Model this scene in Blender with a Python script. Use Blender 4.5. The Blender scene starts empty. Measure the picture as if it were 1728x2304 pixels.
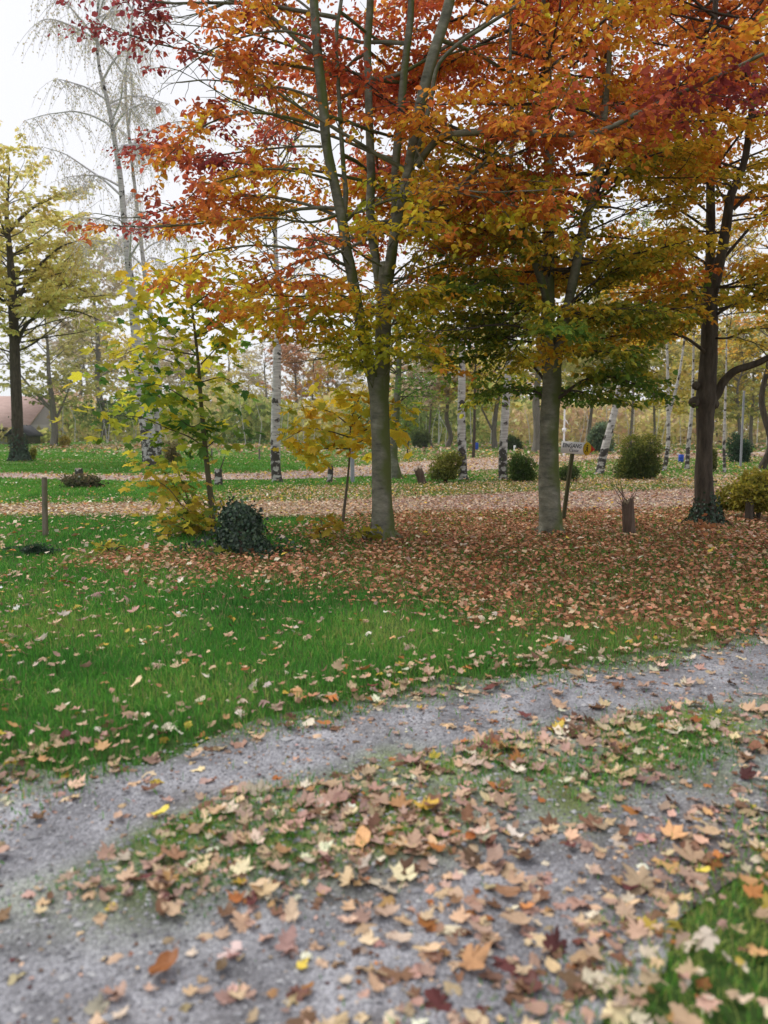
import bpy, math, random
import numpy as np
from mathutils import Vector, Matrix

rng = np.random.default_rng(7)
random.seed(7)
scene = bpy.context.scene
COL = scene.collection

# ------------------------------------------------------------------ camera
CAM_H = 1.5
F = 1728.0
PITCH = math.atan((1152 - 970) / F)
cam = bpy.data.cameras.new("camera")
cam.sensor_fit = 'VERTICAL'
cam.sensor_height = 36.0
cam.lens = 27.0
cam.clip_start = 0.05
cam.clip_end = 3000
cam.dof.use_dof = True
cam.dof.focus_distance = 10.5
cam.dof.aperture_fstop = 1.7
cam_o = bpy.data.objects.new("camera", cam)
cam_o.location = (0, 0, CAM_H)
cam_o.rotation_euler = (math.pi / 2 - PITCH, 0, 0)
COL.objects.link(cam_o)
scene.camera = cam_o

# ------------------------------------------------------------------ sky and sun (overcast)
SUN_EL, SUN_AZ = math.radians(48), math.radians(-55)      # azimuth from +Y, negative = left
w = bpy.data.worlds.new("World")
scene.world = w
w.use_nodes = True
nt = w.node_tree
nt.nodes.clear()
out = nt.nodes.new("ShaderNodeOutputWorld")
bg = nt.nodes.new("ShaderNodeBackground")
sky = nt.nodes.new("ShaderNodeTexSky")
sky.sky_type = 'NISHITA'
sky.sun_disc = False
sky.sun_elevation = SUN_EL
sky.sun_rotation = SUN_AZ
sky.dust_density = 3.0
hs = nt.nodes.new("ShaderNodeHueSaturation")
hs.inputs["Saturation"].default_value = 0.25
mx = nt.nodes.new("ShaderNodeMix")
mx.data_type = 'RGBA'
mx.inputs[0].default_value = 0.92
mx.inputs[7].default_value = (6.35, 6.4, 6.75, 1)
bg.inputs["Strength"].default_value = 0.1
nt.links.new(sky.outputs[0], hs.inputs["Color"])
nt.links.new(hs.outputs[0], mx.inputs[6])
nt.links.new(mx.outputs[2], bg.inputs["Color"])
nt.links.new(bg.outputs[0], out.inputs[0])

sun = bpy.data.lights.new("sun", 'SUN')
sun.energy = 1.5
sun.angle = math.radians(25)
sun.color = (1.0, 0.96, 0.9)
sun_o = bpy.data.objects.new("sun", sun)
sd = Vector((math.sin(SUN_AZ) * math.cos(SUN_EL), math.cos(SUN_AZ) * math.cos(SUN_EL), math.sin(SUN_EL)))
sun_o.rotation_euler = sd.to_track_quat('Z', 'Y').to_euler()
COL.objects.link(sun_o)

vs = scene.view_settings
vs.view_transform = 'Standard'
vs.look = 'None'
vs.exposure = 0.62
vs.gamma = 1.0
vs.use_curve_mapping = False
scene.render.engine = 'CYCLES'
scene.cycles.use_denoising = True
scene.cycles.max_bounces = 9
scene.cycles.diffuse_bounces = 5
scene.cycles.transmission_bounces = 6
scene.cycles.glossy_bounces = 2
scene.cycles.volume_bounces = 1

# ------------------------------------------------------------------ helpers: projection
cp, sp = math.cos(PITCH), math.sin(PITCH)

def ray(px, py):
    u = (px - 864.0) / F
    v = (1152.0 - py) / F
    return np.array([u, cp + v * sp, v * cp - sp])

def gnd(px, py):
    d = ray(px, py)
    t = -CAM_H / d[2]
    return np.array([d[0] * t, d[1] * t, 0.0])

def at(px, py, Y):
    d = ray(px, py)
    t = Y / d[1]
    return np.array([d[0] * t, Y, CAM_H + d[2] * t])

def mpx(wpx, Y):                       # pixels to metres at a depth
    return wpx * Y / F

# ------------------------------------------------------------------ helpers: noise
def _hash(ix, iy, iz, s):
    ix, iy, iz = np.atleast_1d(ix), np.atleast_1d(iy), np.atleast_1d(iz)
    h = (ix.astype(np.int64) * 374761393 + iy.astype(np.int64) * 668265263 + iz.astype(np.int64) * 2147483647 + s * 974711)
    h = (h ^ (h >> 13)) * 1274126177
    h = h & 0x7fffffff
    h = (h ^ (h >> 16)) & 0xffff
    return h / 65535.0

def vn3(x, y, z, s=0):
    x, y, z = np.broadcast_arrays(np.asarray(x, float), np.asarray(y, float), np.asarray(z, float))
    ix, iy, iz = np.floor(x), np.floor(y), np.floor(z)
    fx, fy, fz = x - ix, y - iy, z - iz
    fx = fx * fx * (3 - 2 * fx); fy = fy * fy * (3 - 2 * fy); fz = fz * fz * (3 - 2 * fz)
    r = np.zeros(np.shape(x))
    for dx in (0, 1):
        for dy in (0, 1):
            for dz in (0, 1):
                wgt = (fx if dx else 1 - fx) * (fy if dy else 1 - fy) * (fz if dz else 1 - fz)
                r = r + wgt * _hash(ix + dx, iy + dy, iz + dz, s).reshape(np.shape(x))
    return r

def vn2(x, y, s=0):
    return vn3(x, y, 0.37, s)

def fbm(x, y, s=0):
    return 0.55 * vn2(x, y, s) + 0.3 * vn2(2.1 * np.asarray(x), 2.1 * np.asarray(y), s + 1) + 0.15 * vn2(4.3 * np.asarray(x), 4.3 * np.asarray(y), s + 2)

def sstep(a, b, x):
    t = np.clip((np.asarray(x, float) - a) / (b - a), 0, 1)
    return t * t * (3 - 2 * t)

# ------------------------------------------------------------------ layout of the ground (world metres)
def line(pts):
    P = np.array([gnd(*p)[:2] for p in pts])
    P = P[np.argsort(P[:, 0])]
    X, Y = P[:, 0], P[:, 1]
    s0 = (Y[1] - Y[0]) / max(X[1] - X[0], 1e-3)
    s1 = (Y[-1] - Y[-2]) / max(X[-1] - X[-2], 1e-3)
    s0 = max(-0.9, min(0.9, s0)); s1 = max(-0.9, min(0.9, s1))
    X = np.concatenate([[X[0] - 60], X, [X[-1] + 60]])
    Y = np.concatenate([[Y[0] - 60 * s0], Y, [Y[-1] + 60 * s1]])
    return lambda x: np.interp(x, X, Y)

drive_top = line([(0, 1735), (200, 1715), (420, 1655), (640, 1592), (900, 1540), (1180, 1500), (1400, 1475), (1560, 1440), (1728, 1400)])
med_top = line([(0, 1960), (180, 1900), (400, 1800), (560, 1740), (760, 1700), (1000, 1650), (1300, 1590), (1500, 1560), (1728, 1540)])
med_low = line([(150, 2080), (450, 2075), (700, 2050), (1000, 1960), (1250, 1855), (1500, 1790), (1728, 1735)])
drive_low = line([(1225, 2304), (1380, 2140), (1530, 2010), (1728, 1880)])
carpet_low = line([(0, 1262), (250, 1262), (450, 1268), (640, 1285), (900, 1318), (1200, 1375), (1450, 1415), (1600, 1430), (1728, 1430)])
p1_far = line([(0, 1137), (480, 1134), (900, 1125), (1200, 1108), (1450, 1105), (1728, 1095)])
p1_near = line([(0, 1160), (480, 1163), (700, 1165), (900, 1156), (1200, 1150), (1450, 1150), (1600, 1136), (1728, 1126)])
p2_far = line([(0, 1066), (300, 1069), (620, 1063), (900, 1042), (1100, 1030), (1350, 1024), (1728, 1018)])
p2_near = line([(0, 1076), (300, 1081), (620, 1079), (900, 1068), (1100, 1056), (1350, 1034), (1728, 1026)])
p3_far = line([(0, 1012), (350, 1013), (600, 1011), (900, 1009), (1728, 1012)])
p3_near = line([(0, 1016), (350, 1018), (600, 1016), (900, 1013), (1728, 1016)])

MOUNDS = []      # x, y, height, radius

def H(x, y):
    x = np.asarray(x, float); y = np.asarray(y, float)
    z = 0.035 * (vn2(x * 0.9, y * 0.9, 3) - 0.5) + 0.10 * (vn2(x * 0.11, y * 0.11, 5) - 0.5) * sstep(6, 20, y)
    dt = drive_top(x) - y
    lawn = sstep(0.1, -0.35, dt) + sstep(0.1, -0.25, y - drive_low(x))
    z = z + 0.05 * (np.minimum(lawn, 1) - 1)
    mid = sstep(0, 0.3, med_top(x) - y) * sstep(0, 0.3, y - med_low(x))
    z = z + 0.025 * mid
    for mx_, my_, mh, mr in MOUNDS:
        z = z + mh * np.exp(-((x - mx_) ** 2 + (y - my_) ** 2) / (mr * mr))
    return z

def on_drive(x, y, n=0.0):
    return (y < drive_top(x) + n) & (y > drive_low(x) - n)

def wob(x, y, a=0.2, f=2.3, s=11):
    return a * 2 * (vn2(np.asarray(x) * f, np.asarray(y) * f, s) - 0.5)

def carpet(x, y):
    """how thickly orange-brown leaves lie, 0..1"""
    n = wob(x, y, 0.9, 0.8, 21) + wob(x, y, 0.35, 2.6, 22)
    near = sstep(-1.9, 0.7, y - carpet_low(x) + n)
    right = sstep(-2.2, 0.6, x + n * 0.7)
    left_band = sstep(9.9, 9.0, y + 0.3 * n) * sstep(-4.2, -2.6, x)
    c = near * np.maximum(right, left_band) * sstep(0.4, -0.6, y - p1_near(x))
    return c

def tanness(x, y):
    """how leafy/tan the far lawns are, 0..1"""
    a = fbm(x * 0.13 + 3, y * 0.22, 31)
    b = sstep(-11, 3, x) * 0.35
    t = .75 * sstep(0.46, 0.80, a + b * 0.6)
    band1 = np.exp(-((y - p1_far(x) - 2.2) / 2.2) ** 2) * sstep(-5.5, -1.5, x + wob(x, y, 1.5, .3, 5))
    t = np.clip(t * 0.8 + band1, 0, 1)
    left_green = sstep(-3.5, -6.0, x) * sstep(p1_far(x), p1_far(x) + 1.2, y) * sstep(p2_near(x), p2_near(x) - 1.5, y)
    t = t * (1 - 0.85 * left_green)
    # the strip around the second path to the right is thickly strewn
    b2 = sstep(-1, 4, x) * np.exp(-((y - (p2_far(x) + p2_near(x)) / 2) / 8.0) ** 2)
    t = np.clip(t + 0.45 * b2, 0, 1)
    far_left = np.exp(-((y - 74) / 12) ** 2) * sstep(-36, -28, x) * sstep(-8, -14, x)
    return np.clip(t + far_left, 0, 1)

# ------------------------------------------------------------------ helpers: mesh building
def mesh_np(name, V, Fc, cols=None, smooth=False):
    V = np.ascontiguousarray(V, dtype=np.float32)
    Fc = np.ascontiguousarray(Fc, dtype=np.int32)
    n, k = Fc.shape
    me = bpy.data.meshes.new(name)
    me.vertices.add(len(V))
    me.vertices.foreach_set("co", V.ravel())
    me.loops.add(n * k)
    me.loops.foreach_set("vertex_index", Fc.ravel())
    me.polygons.add(n)
    me.polygons.foreach_set("loop_start", np.arange(0, n * k, k, dtype=np.int32))
    me.polygons.foreach_set("loop_total", np.full(n, k, dtype=np.int32))
    if smooth:
        me.polygons.foreach_set("use_smooth", np.ones(n, dtype=bool))
    me.update(calc_edges=True)
    if cols is not None:
        c = np.ones((len(V), 4), dtype=np.float32)
        c[:, :3] = cols
        at_ = me.color_attributes.new("Col", 'FLOAT_COLOR', 'POINT')
        at_.data.foreach_set("color", c.ravel())
    return me

def link(name, me, mat=None, parent=None, kind=None):
    o = bpy.data.objects.new(name, me)
    COL.objects.link(o)
    if mat is not None:
        me.materials.append(mat)
    if parent is not None:
        o.parent = parent
    if kind:
        o["kind"] = kind
    return o

def thing(name, label, cat, loc=(0, 0, 0), group=None):
    o = bpy.data.objects.new(name, None)
    o.empty_display_size = 0.2
    o.location = tuple(float(q) for q in loc)
    COL.objects.link(o)
    o["label"] = label
    o["category"] = cat
    if group:
        o["group"] = group
    return o

def tag(o, label, cat, group=None):
    o["label"] = label
    o["category"] = cat
    if group:
        o["group"] = group
    return o

class Geo:
    """collects quads/tris given as (V, F) blocks with one arity"""
    def __init__(self):
        self.V, self.F, self.C, self.n = [], [], [], 0
    def add(self, V, Fc, c=None):
        self.V.append(np.asarray(V, float)); self.F.append(np.asarray(Fc, int) + self.n)
        if c is not None:
            self.C.append(np.broadcast_to(np.asarray(c, float), (len(V), 3)))
        self.n += len(V)
    def mesh(self, name, origin=(0, 0, 0), smooth=True):
        V = np.concatenate(self.V) - np.asarray(origin, float)
        return mesh_np(name, V, np.concatenate(self.F), np.concatenate(self.C) if self.C else None, smooth)

def resample(P, R, m):
    P = np.asarray(P, float); R = np.asarray(R, float)
    n = len(P)
    if n < 3:
        t = np.linspace(0, n - 1, m)
        i = np.arange(n)
        return np.stack([np.interp(t, i, P[:, k]) for k in range(3)], 1), np.interp(t, i, R)
    E = np.vstack([2 * P[0] - P[1], P, 2 * P[-1] - P[-2]])
    t = np.linspace(0, n - 1 - 1e-6, m)
    i = np.floor(t).astype(int); f = (t - i)[:, None]
    p0, p1, p2, p3 = E[i], E[i + 1], E[i + 2], E[i + 3]
    Q = 0.5 * (2 * p1 + (p2 - p0) * f + (2 * p0 - 5 * p1 + 4 * p2 - p3) * f ** 2 + (3 * p1 - p0 - 3 * p2 + p3) * f ** 3)
    return Q, np.interp(t, np.arange(n), R)

def tube(P, R, sides=8, ridge=0.0, seed=0, freq=5.0):
    P = np.asarray(P, float); R = np.asarray(R, float)
    n = len(P)
    T = np.gradient(P, axis=0)
    T /= np.linalg.norm(T, axis=1)[:, None] + 1e-9
    a = np.array([1.0, 0.0, 0.0]) if abs(T[0][0]) < 0.9 else np.array([0.0, 1.0, 0.0])
    N = np.zeros_like(P)
    v = a - T[0] * a.dot(T[0])
    for i in range(n):
        v = v - T[i] * v.dot(T[i])
        v = v / (np.linalg.norm(v) + 1e-9)
        N[i] = v
    B = np.cross(T, N)
    th = np.linspace(0, 2 * math.pi, sides, endpoint=False)
    c, s = np.cos(th), np.sin(th)
    D = N[:, None, :] * c[None, :, None] + B[:, None, :] * s[None, :, None]
    rad = np.repeat(R[:, None], sides, 1)
    if ridge > 0:
        nz = vn3(c[None, :] * 1.7 + 9, s[None, :] * 1.7 + 9, (np.arange(n) * 0.28)[:, None], seed) - 0.5
        nz2 = vn3(c[None, :] * freq + 9, s[None, :] * freq + 9, (np.arange(n) * 0.5)[:, None], seed + 3) - 0.5
        rad = rad * (1 + ridge * nz * 1.6 + ridge * 0.8 * nz2)
    V = (P[:, None, :] + D * rad[:, :, None]).reshape(-1, 3)
    i = np.arange(n - 1)[:, None] * sides
    j = np.arange(sides)[None, :]
    j2 = (j + 1) % sides
    Fc = np.stack([i + j, i + j2, i + sides + j2, i + sides + j], -1).reshape(-1, 4)
    return V, Fc

def box(x0, x1, y0, y1, z0, z1):
    V = np.array([[x, y, z] for z in (z0, z1) for y in (y0, y1) for x in (x0, x1)], float)
    Fc = np.array([[0, 2, 3, 1], [4, 5, 7, 6], [0, 1, 5, 4], [2, 6, 7, 3], [0, 4, 6, 2], [1, 3, 7, 5]])
    return V, Fc

def leaf_faces(P, D, N, L, W, C, six=False):
    """many leaves: base P, direction D, normal N, length, width, colour -> V, F(tris or quads), cols"""
    n = len(P)
    D = D / (np.linalg.norm(D, axis=1)[:, None] + 1e-9)
    N = N - D * np.sum(N * D, 1)[:, None]
    N = N / (np.linalg.norm(N, axis=1)[:, None] + 1e-9)
    S = np.cross(D, N)
    L = np.broadcast_to(L, (n,))[:, None]; W = np.broadcast_to(W, (n,))[:, None]
    if six:
        b = P; t = P + D * L - N * L * 0.12
        r1 = P + D * L * .30 + S * W * .46 + N * W * .14
        r2 = P + D * L * .68 + S * W * .40 + N * W * .10
        l1 = P + D * L * .30 - S * W * .46 + N * W * .14
        l2 = P + D * L * .68 - S * W * .40 + N * W * .10
        V = np.stack([b, r1, r2, t, l2, l1], 1).reshape(-1, 3)
        k = np.arange(n)[:, None] * 6
        Fc = np.concatenate([k + np.array([[0, 1, 2, 3]]), k + np.array([[0, 3, 4, 5]])])
        return V, Fc, np.repeat(C, 6, 0)
    b = P; t = P + D * L
    r = P + D * L * .45 + S * W * .5 + N * W * .14
    l = P + D * L * .45 - S * W * .5 + N * W * .14
    V = np.stack([b, r, t, l], 1).reshape(-1, 3)
    k = np.arange(n)[:, None] * 4
    Fc = np.concatenate([k + np.array([[0, 1, 2]]), k + np.array([[0, 2, 3]])])
    return V, Fc, np.repeat(C, 4, 0)

def ramp(t, stops, cols):
    cols = np.asarray(cols, float)
    t = np.clip(t, 0, 1)
    return np.stack([np.interp(t, stops, cols[:, k]) for k in range(3)], -1)

def jitter(C, amt=0.25, r=rng):
    n = len(C)
    return np.clip(C * np.exp(r.normal(0, amt, (n, 1))) * np.exp(r.normal(0, 0.045, (n, 3))), 0.005, 0.85)

# ------------------------------------------------------------------ materials
def mat_new(name):
    m = bpy.data.materials.new(name)
    m.use_nodes = True
    m.node_tree.nodes.clear()
    return m, m.node_tree.nodes, m.node_tree.links

def leaf_mat(name, transl=0.4, source='Col', gloss=0.06):
    m, N, L = mat_new(name)
    o = N.new("ShaderNodeOutputMaterial")
    if source == 'Col':
        a = N.new("ShaderNodeAttribute"); a.attribute_name = "Col"; c = a.outputs["Color"]
    else:
        a = N.new("ShaderNodeObjectInfo"); c0 = a.outputs["Color"]
        tc = N.new("ShaderNodeTexCoord")
        nz = N.new("ShaderNodeTexNoise"); nz.inputs["Scale"].default_value = 28; nz.inputs["Detail"].default_value = 4
        mp = N.new("ShaderNodeMapRange"); mp.inputs["From Min"].default_value = .3; mp.inputs["From Max"].default_value = .7
        mp.inputs["To Min"].default_value = .78; mp.inputs["To Max"].default_value = 1.18
        mm = N.new("ShaderNodeMix"); mm.data_type = 'RGBA'; mm.blend_type = 'MULTIPLY'; mm.inputs[0].default_value = 1
        L.new(tc.outputs["Object"], nz.inputs["Vector"]); L.new(nz.outputs[0], mp.inputs[0])
        L.new(c0, mm.inputs[6]); L.new(mp.outputs[0], mm.inputs[7]); c = mm.outputs[2]
    d = N.new("ShaderNodeBsdfDiffuse"); t = N.new("ShaderNodeBsdfTranslucent")
    mix = N.new("ShaderNodeMixShader"); mix.inputs[0].default_value = transl
    g = N.new("ShaderNodeBsdfGlossy"); g.inputs["Roughness"].default_value = .45
    mix2 = N.new("ShaderNodeMixShader"); mix2.inputs[0].default_value = gloss
    L.new(c, d.inputs[0]); L.new(c, t.inputs[0])
    L.new(d.outputs[0], mix.inputs[1]); L.new(t.outputs[0], mix.inputs[2])
    L.new(mix.outputs[0], mix2.inputs[1]); L.new(g.outputs[0], mix2.inputs[2])
    L.new(mix2.outputs[0], o.inputs[0])
    return m

M_FOL = leaf_mat("foliage", 0.56, gloss=0.01)
M_GRASS = leaf_mat("grass_blades", 0.35, gloss=0.008)
M_LITTER = leaf_mat("leaf_litter", 0.12, gloss=0.012)
M_IVY = leaf_mat("ivy_leaves", 0.15, gloss=0.045)
M_LEAFOBJ = leaf_mat("single_leaf", 0.15, source='obj', gloss=0.015)
M_LEAFTREE = leaf_mat("maple_leaf", 0.5, source='obj', gloss=0.015)

def rough_mat(name, stops, scale=(4, 4, 4), detail=6, bump=0.3, rough=0.85, dist=0.01, extra=None, coord='Object', nscale=1.0):
    """noise -> ramp coloured rough surface with bump"""
    m, N, L = mat_new(name)
    o = N.new("ShaderNodeOutputMaterial")
    p = N.new("ShaderNodeBsdfPrincipled")
    p.inputs["Roughness"].default_value = rough
    p.inputs["Specular IOR Level"].default_value = 0.2
    tc = N.new("ShaderNodeTexCoord")
    mp = N.new("ShaderNodeMapping"); mp.inputs["Scale"].default_value = scale
    nz = N.new("ShaderNodeTexNoise"); nz.inputs["Scale"].default_value = nscale; nz.inputs["Detail"].default_value = detail
    nz.inputs["Roughness"].default_value = .65
    cr = N.new("ShaderNodeValToRGB")
    e = cr.color_ramp.elements
    while len(e) < len(stops):
        e.new(0.5)
    for k, (ps, c) in enumerate(stops):
        e[k].position = ps; e[k].color = (*c, 1)
    b = N.new("ShaderNodeBump"); b.inputs["Strength"].default_value = bump; b.inputs["Distance"].default_value = dist
    L.new(tc.outputs[coord], mp.inputs[0]); L.new(mp.outputs[0], nz.inputs["Vector"])
    L.new(nz.outputs[0], cr.inputs[0]); L.new(nz.outputs[0], b.inputs["Height"])
    L.new(b.outputs[0], p.inputs["Normal"])
    col = cr.outputs[0]
    if extra:
        col = extra(m, N, L, tc, col)
    L.new(col, p.inputs["Base Color"])
    L.new(p.outputs[0], o.inputs[0])
    return m

def algae(colour, lo=.45, hi=.65, side=0.5, sc=1.6, zfade=None):
    def f(m, N, L, tc, col):
        nz = N.new("ShaderNodeTexNoise"); nz.inputs["Scale"].default_value = sc; nz.inputs["Detail"].default_value = 5
        g = N.new("ShaderNodeNewGeometry"); sx = N.new("ShaderNodeSeparateXYZ")
        L.new(g.outputs["Normal"], sx.inputs[0])
        ma = N.new("ShaderNodeMath"); ma.operation = 'MULTIPLY_ADD'; ma.inputs[1].default_value = side * .3
        L.new(sx.outputs[0], ma.inputs[0]); L.new(nz.outputs[0], ma.inputs[2])
        mr = N.new("ShaderNodeMapRange"); mr.inputs[1].default_value = lo; mr.inputs[2].default_value = hi
        L.new(tc.outputs["Object"], nz.inputs["Vector"]); L.new(ma.outputs[0], mr.inputs[0])
        mm = N.new("ShaderNodeMix"); mm.data_type = 'RGBA'
        L.new(mr.outputs[0], mm.inputs[0]); L.new(col, mm.inputs[6]); mm.inputs[7].default_value = (*colour, 1)
        return mm.outputs[2]
    return f

M_BEECH = rough_mat("beech_bark", [(.28, (.045, .042, .032)), (.45, (.14, .138, .105)), (.6, (.21, .205, .155)), (.75, (.34, .33, .27))], (4.5, 4.5, 10), 12, .9, dist=.02, extra=algae((.095, .115, .035), .46, .68, .8, 2.4))
M_BARK = rough_mat("dark_bark", [(.3, (.030, .024, .018)), (.55, (.075, .06, .045)), (.75, (.12, .10, .075))], (16, 16, 3.5), 8, .7, dist=.02)
M_TWIG = rough_mat("twig_bark", [(.3, (.05, .042, .035)), (.7, (.12, .10, .085))], (9, 9, 9), 3, .2)
M_GLARETWIG = rough_mat("glare_paled_twig", [(.3, (.5, .48, .5)), (.7, (.66, .63, .65))], (5, 5, 5), 3, .2)  # sky glare painted into the twig colour; birch twigs themselves are dark
M_FARBARK = rough_mat("grey_bark", [(.3, (.11, .10, .085)), (.7, (.21, .19, .165))], (7, 7, 2), 5, .4)
M_WOOD = rough_mat("weathered_wood", [(.3, (.13, .105, .08)), (.7, (.26, .22, .175))], (30, 30, 3), 7, .4, dist=.006, extra=algae((.11, .12, .055), .5, .75, .3, 5))
M_MOSSWOOD = rough_mat("mossy_wood", [(.3, (.045, .045, .022)), (.7, (.10, .095, .045))], (20, 20, 4), 6, .5, dist=.006)
M_STUMP = rough_mat("stump_bark", [(.3, (.05, .032, .024)), (.52, (.11, .075, .055)), (.75, (.17, .125, .095))], (18, 18, 3), 8, .8, dist=.02)
M_CUT = rough_mat("cut_wood", [(.3, (.20, .15, .10)), (.7, (.34, .27, .19))], (30, 30, 30), 4, .2)

def birch_mat():
    m, N, L = mat_new("birch_bark")
    o = N.new("ShaderNodeOutputMaterial"); p = N.new("ShaderNodeBsdfPrincipled"); p.inputs["Roughness"].default_value = .8
    tc = N.new("ShaderNodeTexCoord")
    def nz(sc, s=1.0, d=5):
        mp = N.new("ShaderNodeMapping"); mp.inputs["Scale"].default_value = sc
        n = N.new("ShaderNodeTexNoise"); n.inputs["Scale"].default_value = s; n.inputs["Detail"].default_value = d
        L.new(tc.outputs["Object"], mp.inputs[0]); L.new(mp.outputs[0], n.inputs["Vector"]); return n.outputs[0]
    a = nz((3.0, 3.0, 4.2), 1.6, 6)           # black diamonds / cracks
    b = nz((2, 2, 26), 1.4, 3)                # lenticels
    sx = N.new("ShaderNodeSeparateXYZ"); L.new(tc.outputs["Object"], sx.inputs[0])
    mr = N.new("ShaderNodeMapRange"); mr.inputs[1].default_value = 0; mr.inputs[2].default_value = 2.2
    mr.inputs[3].default_value = .12; mr.inputs[4].default_value = -.04
    L.new(sx.outputs[2], mr.inputs[0])
    ad = N.new("ShaderNodeMath"); ad.operation = 'ADD'; L.new(a, ad.inputs[0]); L.new(mr.outputs[0], ad.inputs[1])
    r1 = N.new("ShaderNodeValToRGB"); r1.color_ramp.elements[0].position = .53; r1.color_ramp.elements[1].position = .58
    r1.color_ramp.elements[0].color = (0, 0, 0, 1); r1.color_ramp.elements[1].color = (1, 1, 1, 1)
    L.new(ad.outputs[0], r1.inputs[0])
    r2 = N.new("ShaderNodeValToRGB"); r2.color_ramp.elements[0].position = .3; r2.color_ramp.elements[1].position = .62
    r2.color_ramp.elements[0].color = (.60, .57, .55, 1); r2.color_ramp.elements[1].color = (.33, .31, .30, 1)
    L.new(b, r2.inputs[0])
    mm = N.new("ShaderNodeMix"); mm.data_type = 'RGBA'
    L.new(r1.outputs[0], mm.inputs[0]); L.new(r2.outputs[0], mm.inputs[6]); mm.inputs[7].default_value = (.045, .038, .033, 1)
    bu = N.new("ShaderNodeBump"); bu.inputs["Strength"].default_value = .5; bu.inputs["Distance"].default_value = .02
    L.new(ad.outputs[0], bu.inputs["Height"]); L.new(bu.outputs[0], p.inputs["Normal"])
    L.new(mm.outputs[2], p.inputs["Base Color"]); L.new(p.outputs[0], o.inputs[0])
    return m
M_BIRCH = birch_mat()

def flat_mat(name, c, rough=.6, var=.15, sc=12):
    lo = tuple(q * (1 - var) for q in c); hi = tuple(min(1, q * (1 + var)) for q in c)
    return rough_mat(name, [(.3, lo), (.7, hi)], (sc, sc, sc), 4, .1, rough)

M_WHITE = flat_mat("white_paint", (.86, .85, .87), .5, .08)
M_YELLOW = flat_mat("yellow_paint", (.62, .42, .03), .5, .06)
M_RED = flat_mat("red_paint", (.52, .035, .02), .5, .06)
M_NAVY = flat_mat("navy_ink", (.015, .015, .05), .6, .05)
M_BLACK = flat_mat("black_ink", (.012, .012, .012), .6, .05)
M_BLUE = flat_mat("blue_plastic", (.02, .07, .42), .4, .1)
M_DBLUE = flat_mat("dark_blue_paint", (.02, .035, .14), .5, .1)
M_GALV = flat_mat("grey_metal", (.30, .31, .36), .5, .12)
M_ROOF = rough_mat("clay_roof", [(.3, (.38, .26, .23)), (.7, (.50, .35, .31))], (1.5, 1.5, 6), 5, .4)
M_PLASTER = flat_mat("white_plaster", (.58, .57, .57), .9, .06, 2)
M_SHED = flat_mat("dark_felt", (.05, .05, .06), .8, .1, 2)
M_GLASS = flat_mat("window_glass", (.05, .06, .07), .15, .1, 2)

def ground_mat():
    m, N, L = mat_new("ground_soil")
    o = N.new("ShaderNodeOutputMaterial"); p = N.new("ShaderNodeBsdfPrincipled"); p.inputs["Roughness"].default_value = .95
    p.inputs["Specular IOR Level"].default_value = .1
    a = N.new("ShaderNodeAttribute"); a.attribute_name = "Col"
    tc = N.new("ShaderNodeTexCoord")
    n1 = N.new("ShaderNodeTexNoise"); n1.inputs["Scale"].default_value = 9; n1.inputs["Detail"].default_value = 9; n1.inputs["Roughness"].default_value = .75
    mr = N.new("ShaderNodeMapRange"); mr.inputs[1].default_value = .3; mr.inputs[2].default_value = .7; mr.inputs[3].default_value = .45; mr.inputs[4].default_value = 1.55
    mm = N.new("ShaderNodeMix"); mm.data_type = 'RGBA'; mm.blend_type = 'MULTIPLY'; mm.inputs[0].default_value = 1
    b = N.new("ShaderNodeBump"); b.inputs["Strength"].default_value = .6; b.inputs["Distance"].default_value = .03
    L.new(tc.outputs["Object"], n1.inputs["Vector"]); L.new(n1.outputs[0], mr.inputs[0]); L.new(n1.outputs[0], b.inputs["Height"])
    L.new(a.outputs["Color"], mm.inputs[6]); L.new(mr.outputs[0], mm.inputs[7])
    L.new(mm.outputs[2], p.inputs["Base Color"]); L.new(b.outputs[0], p.inputs["Normal"]); L.new(p.outputs[0], o.inputs[0])
    return m
M_GROUND = ground_mat()

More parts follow.
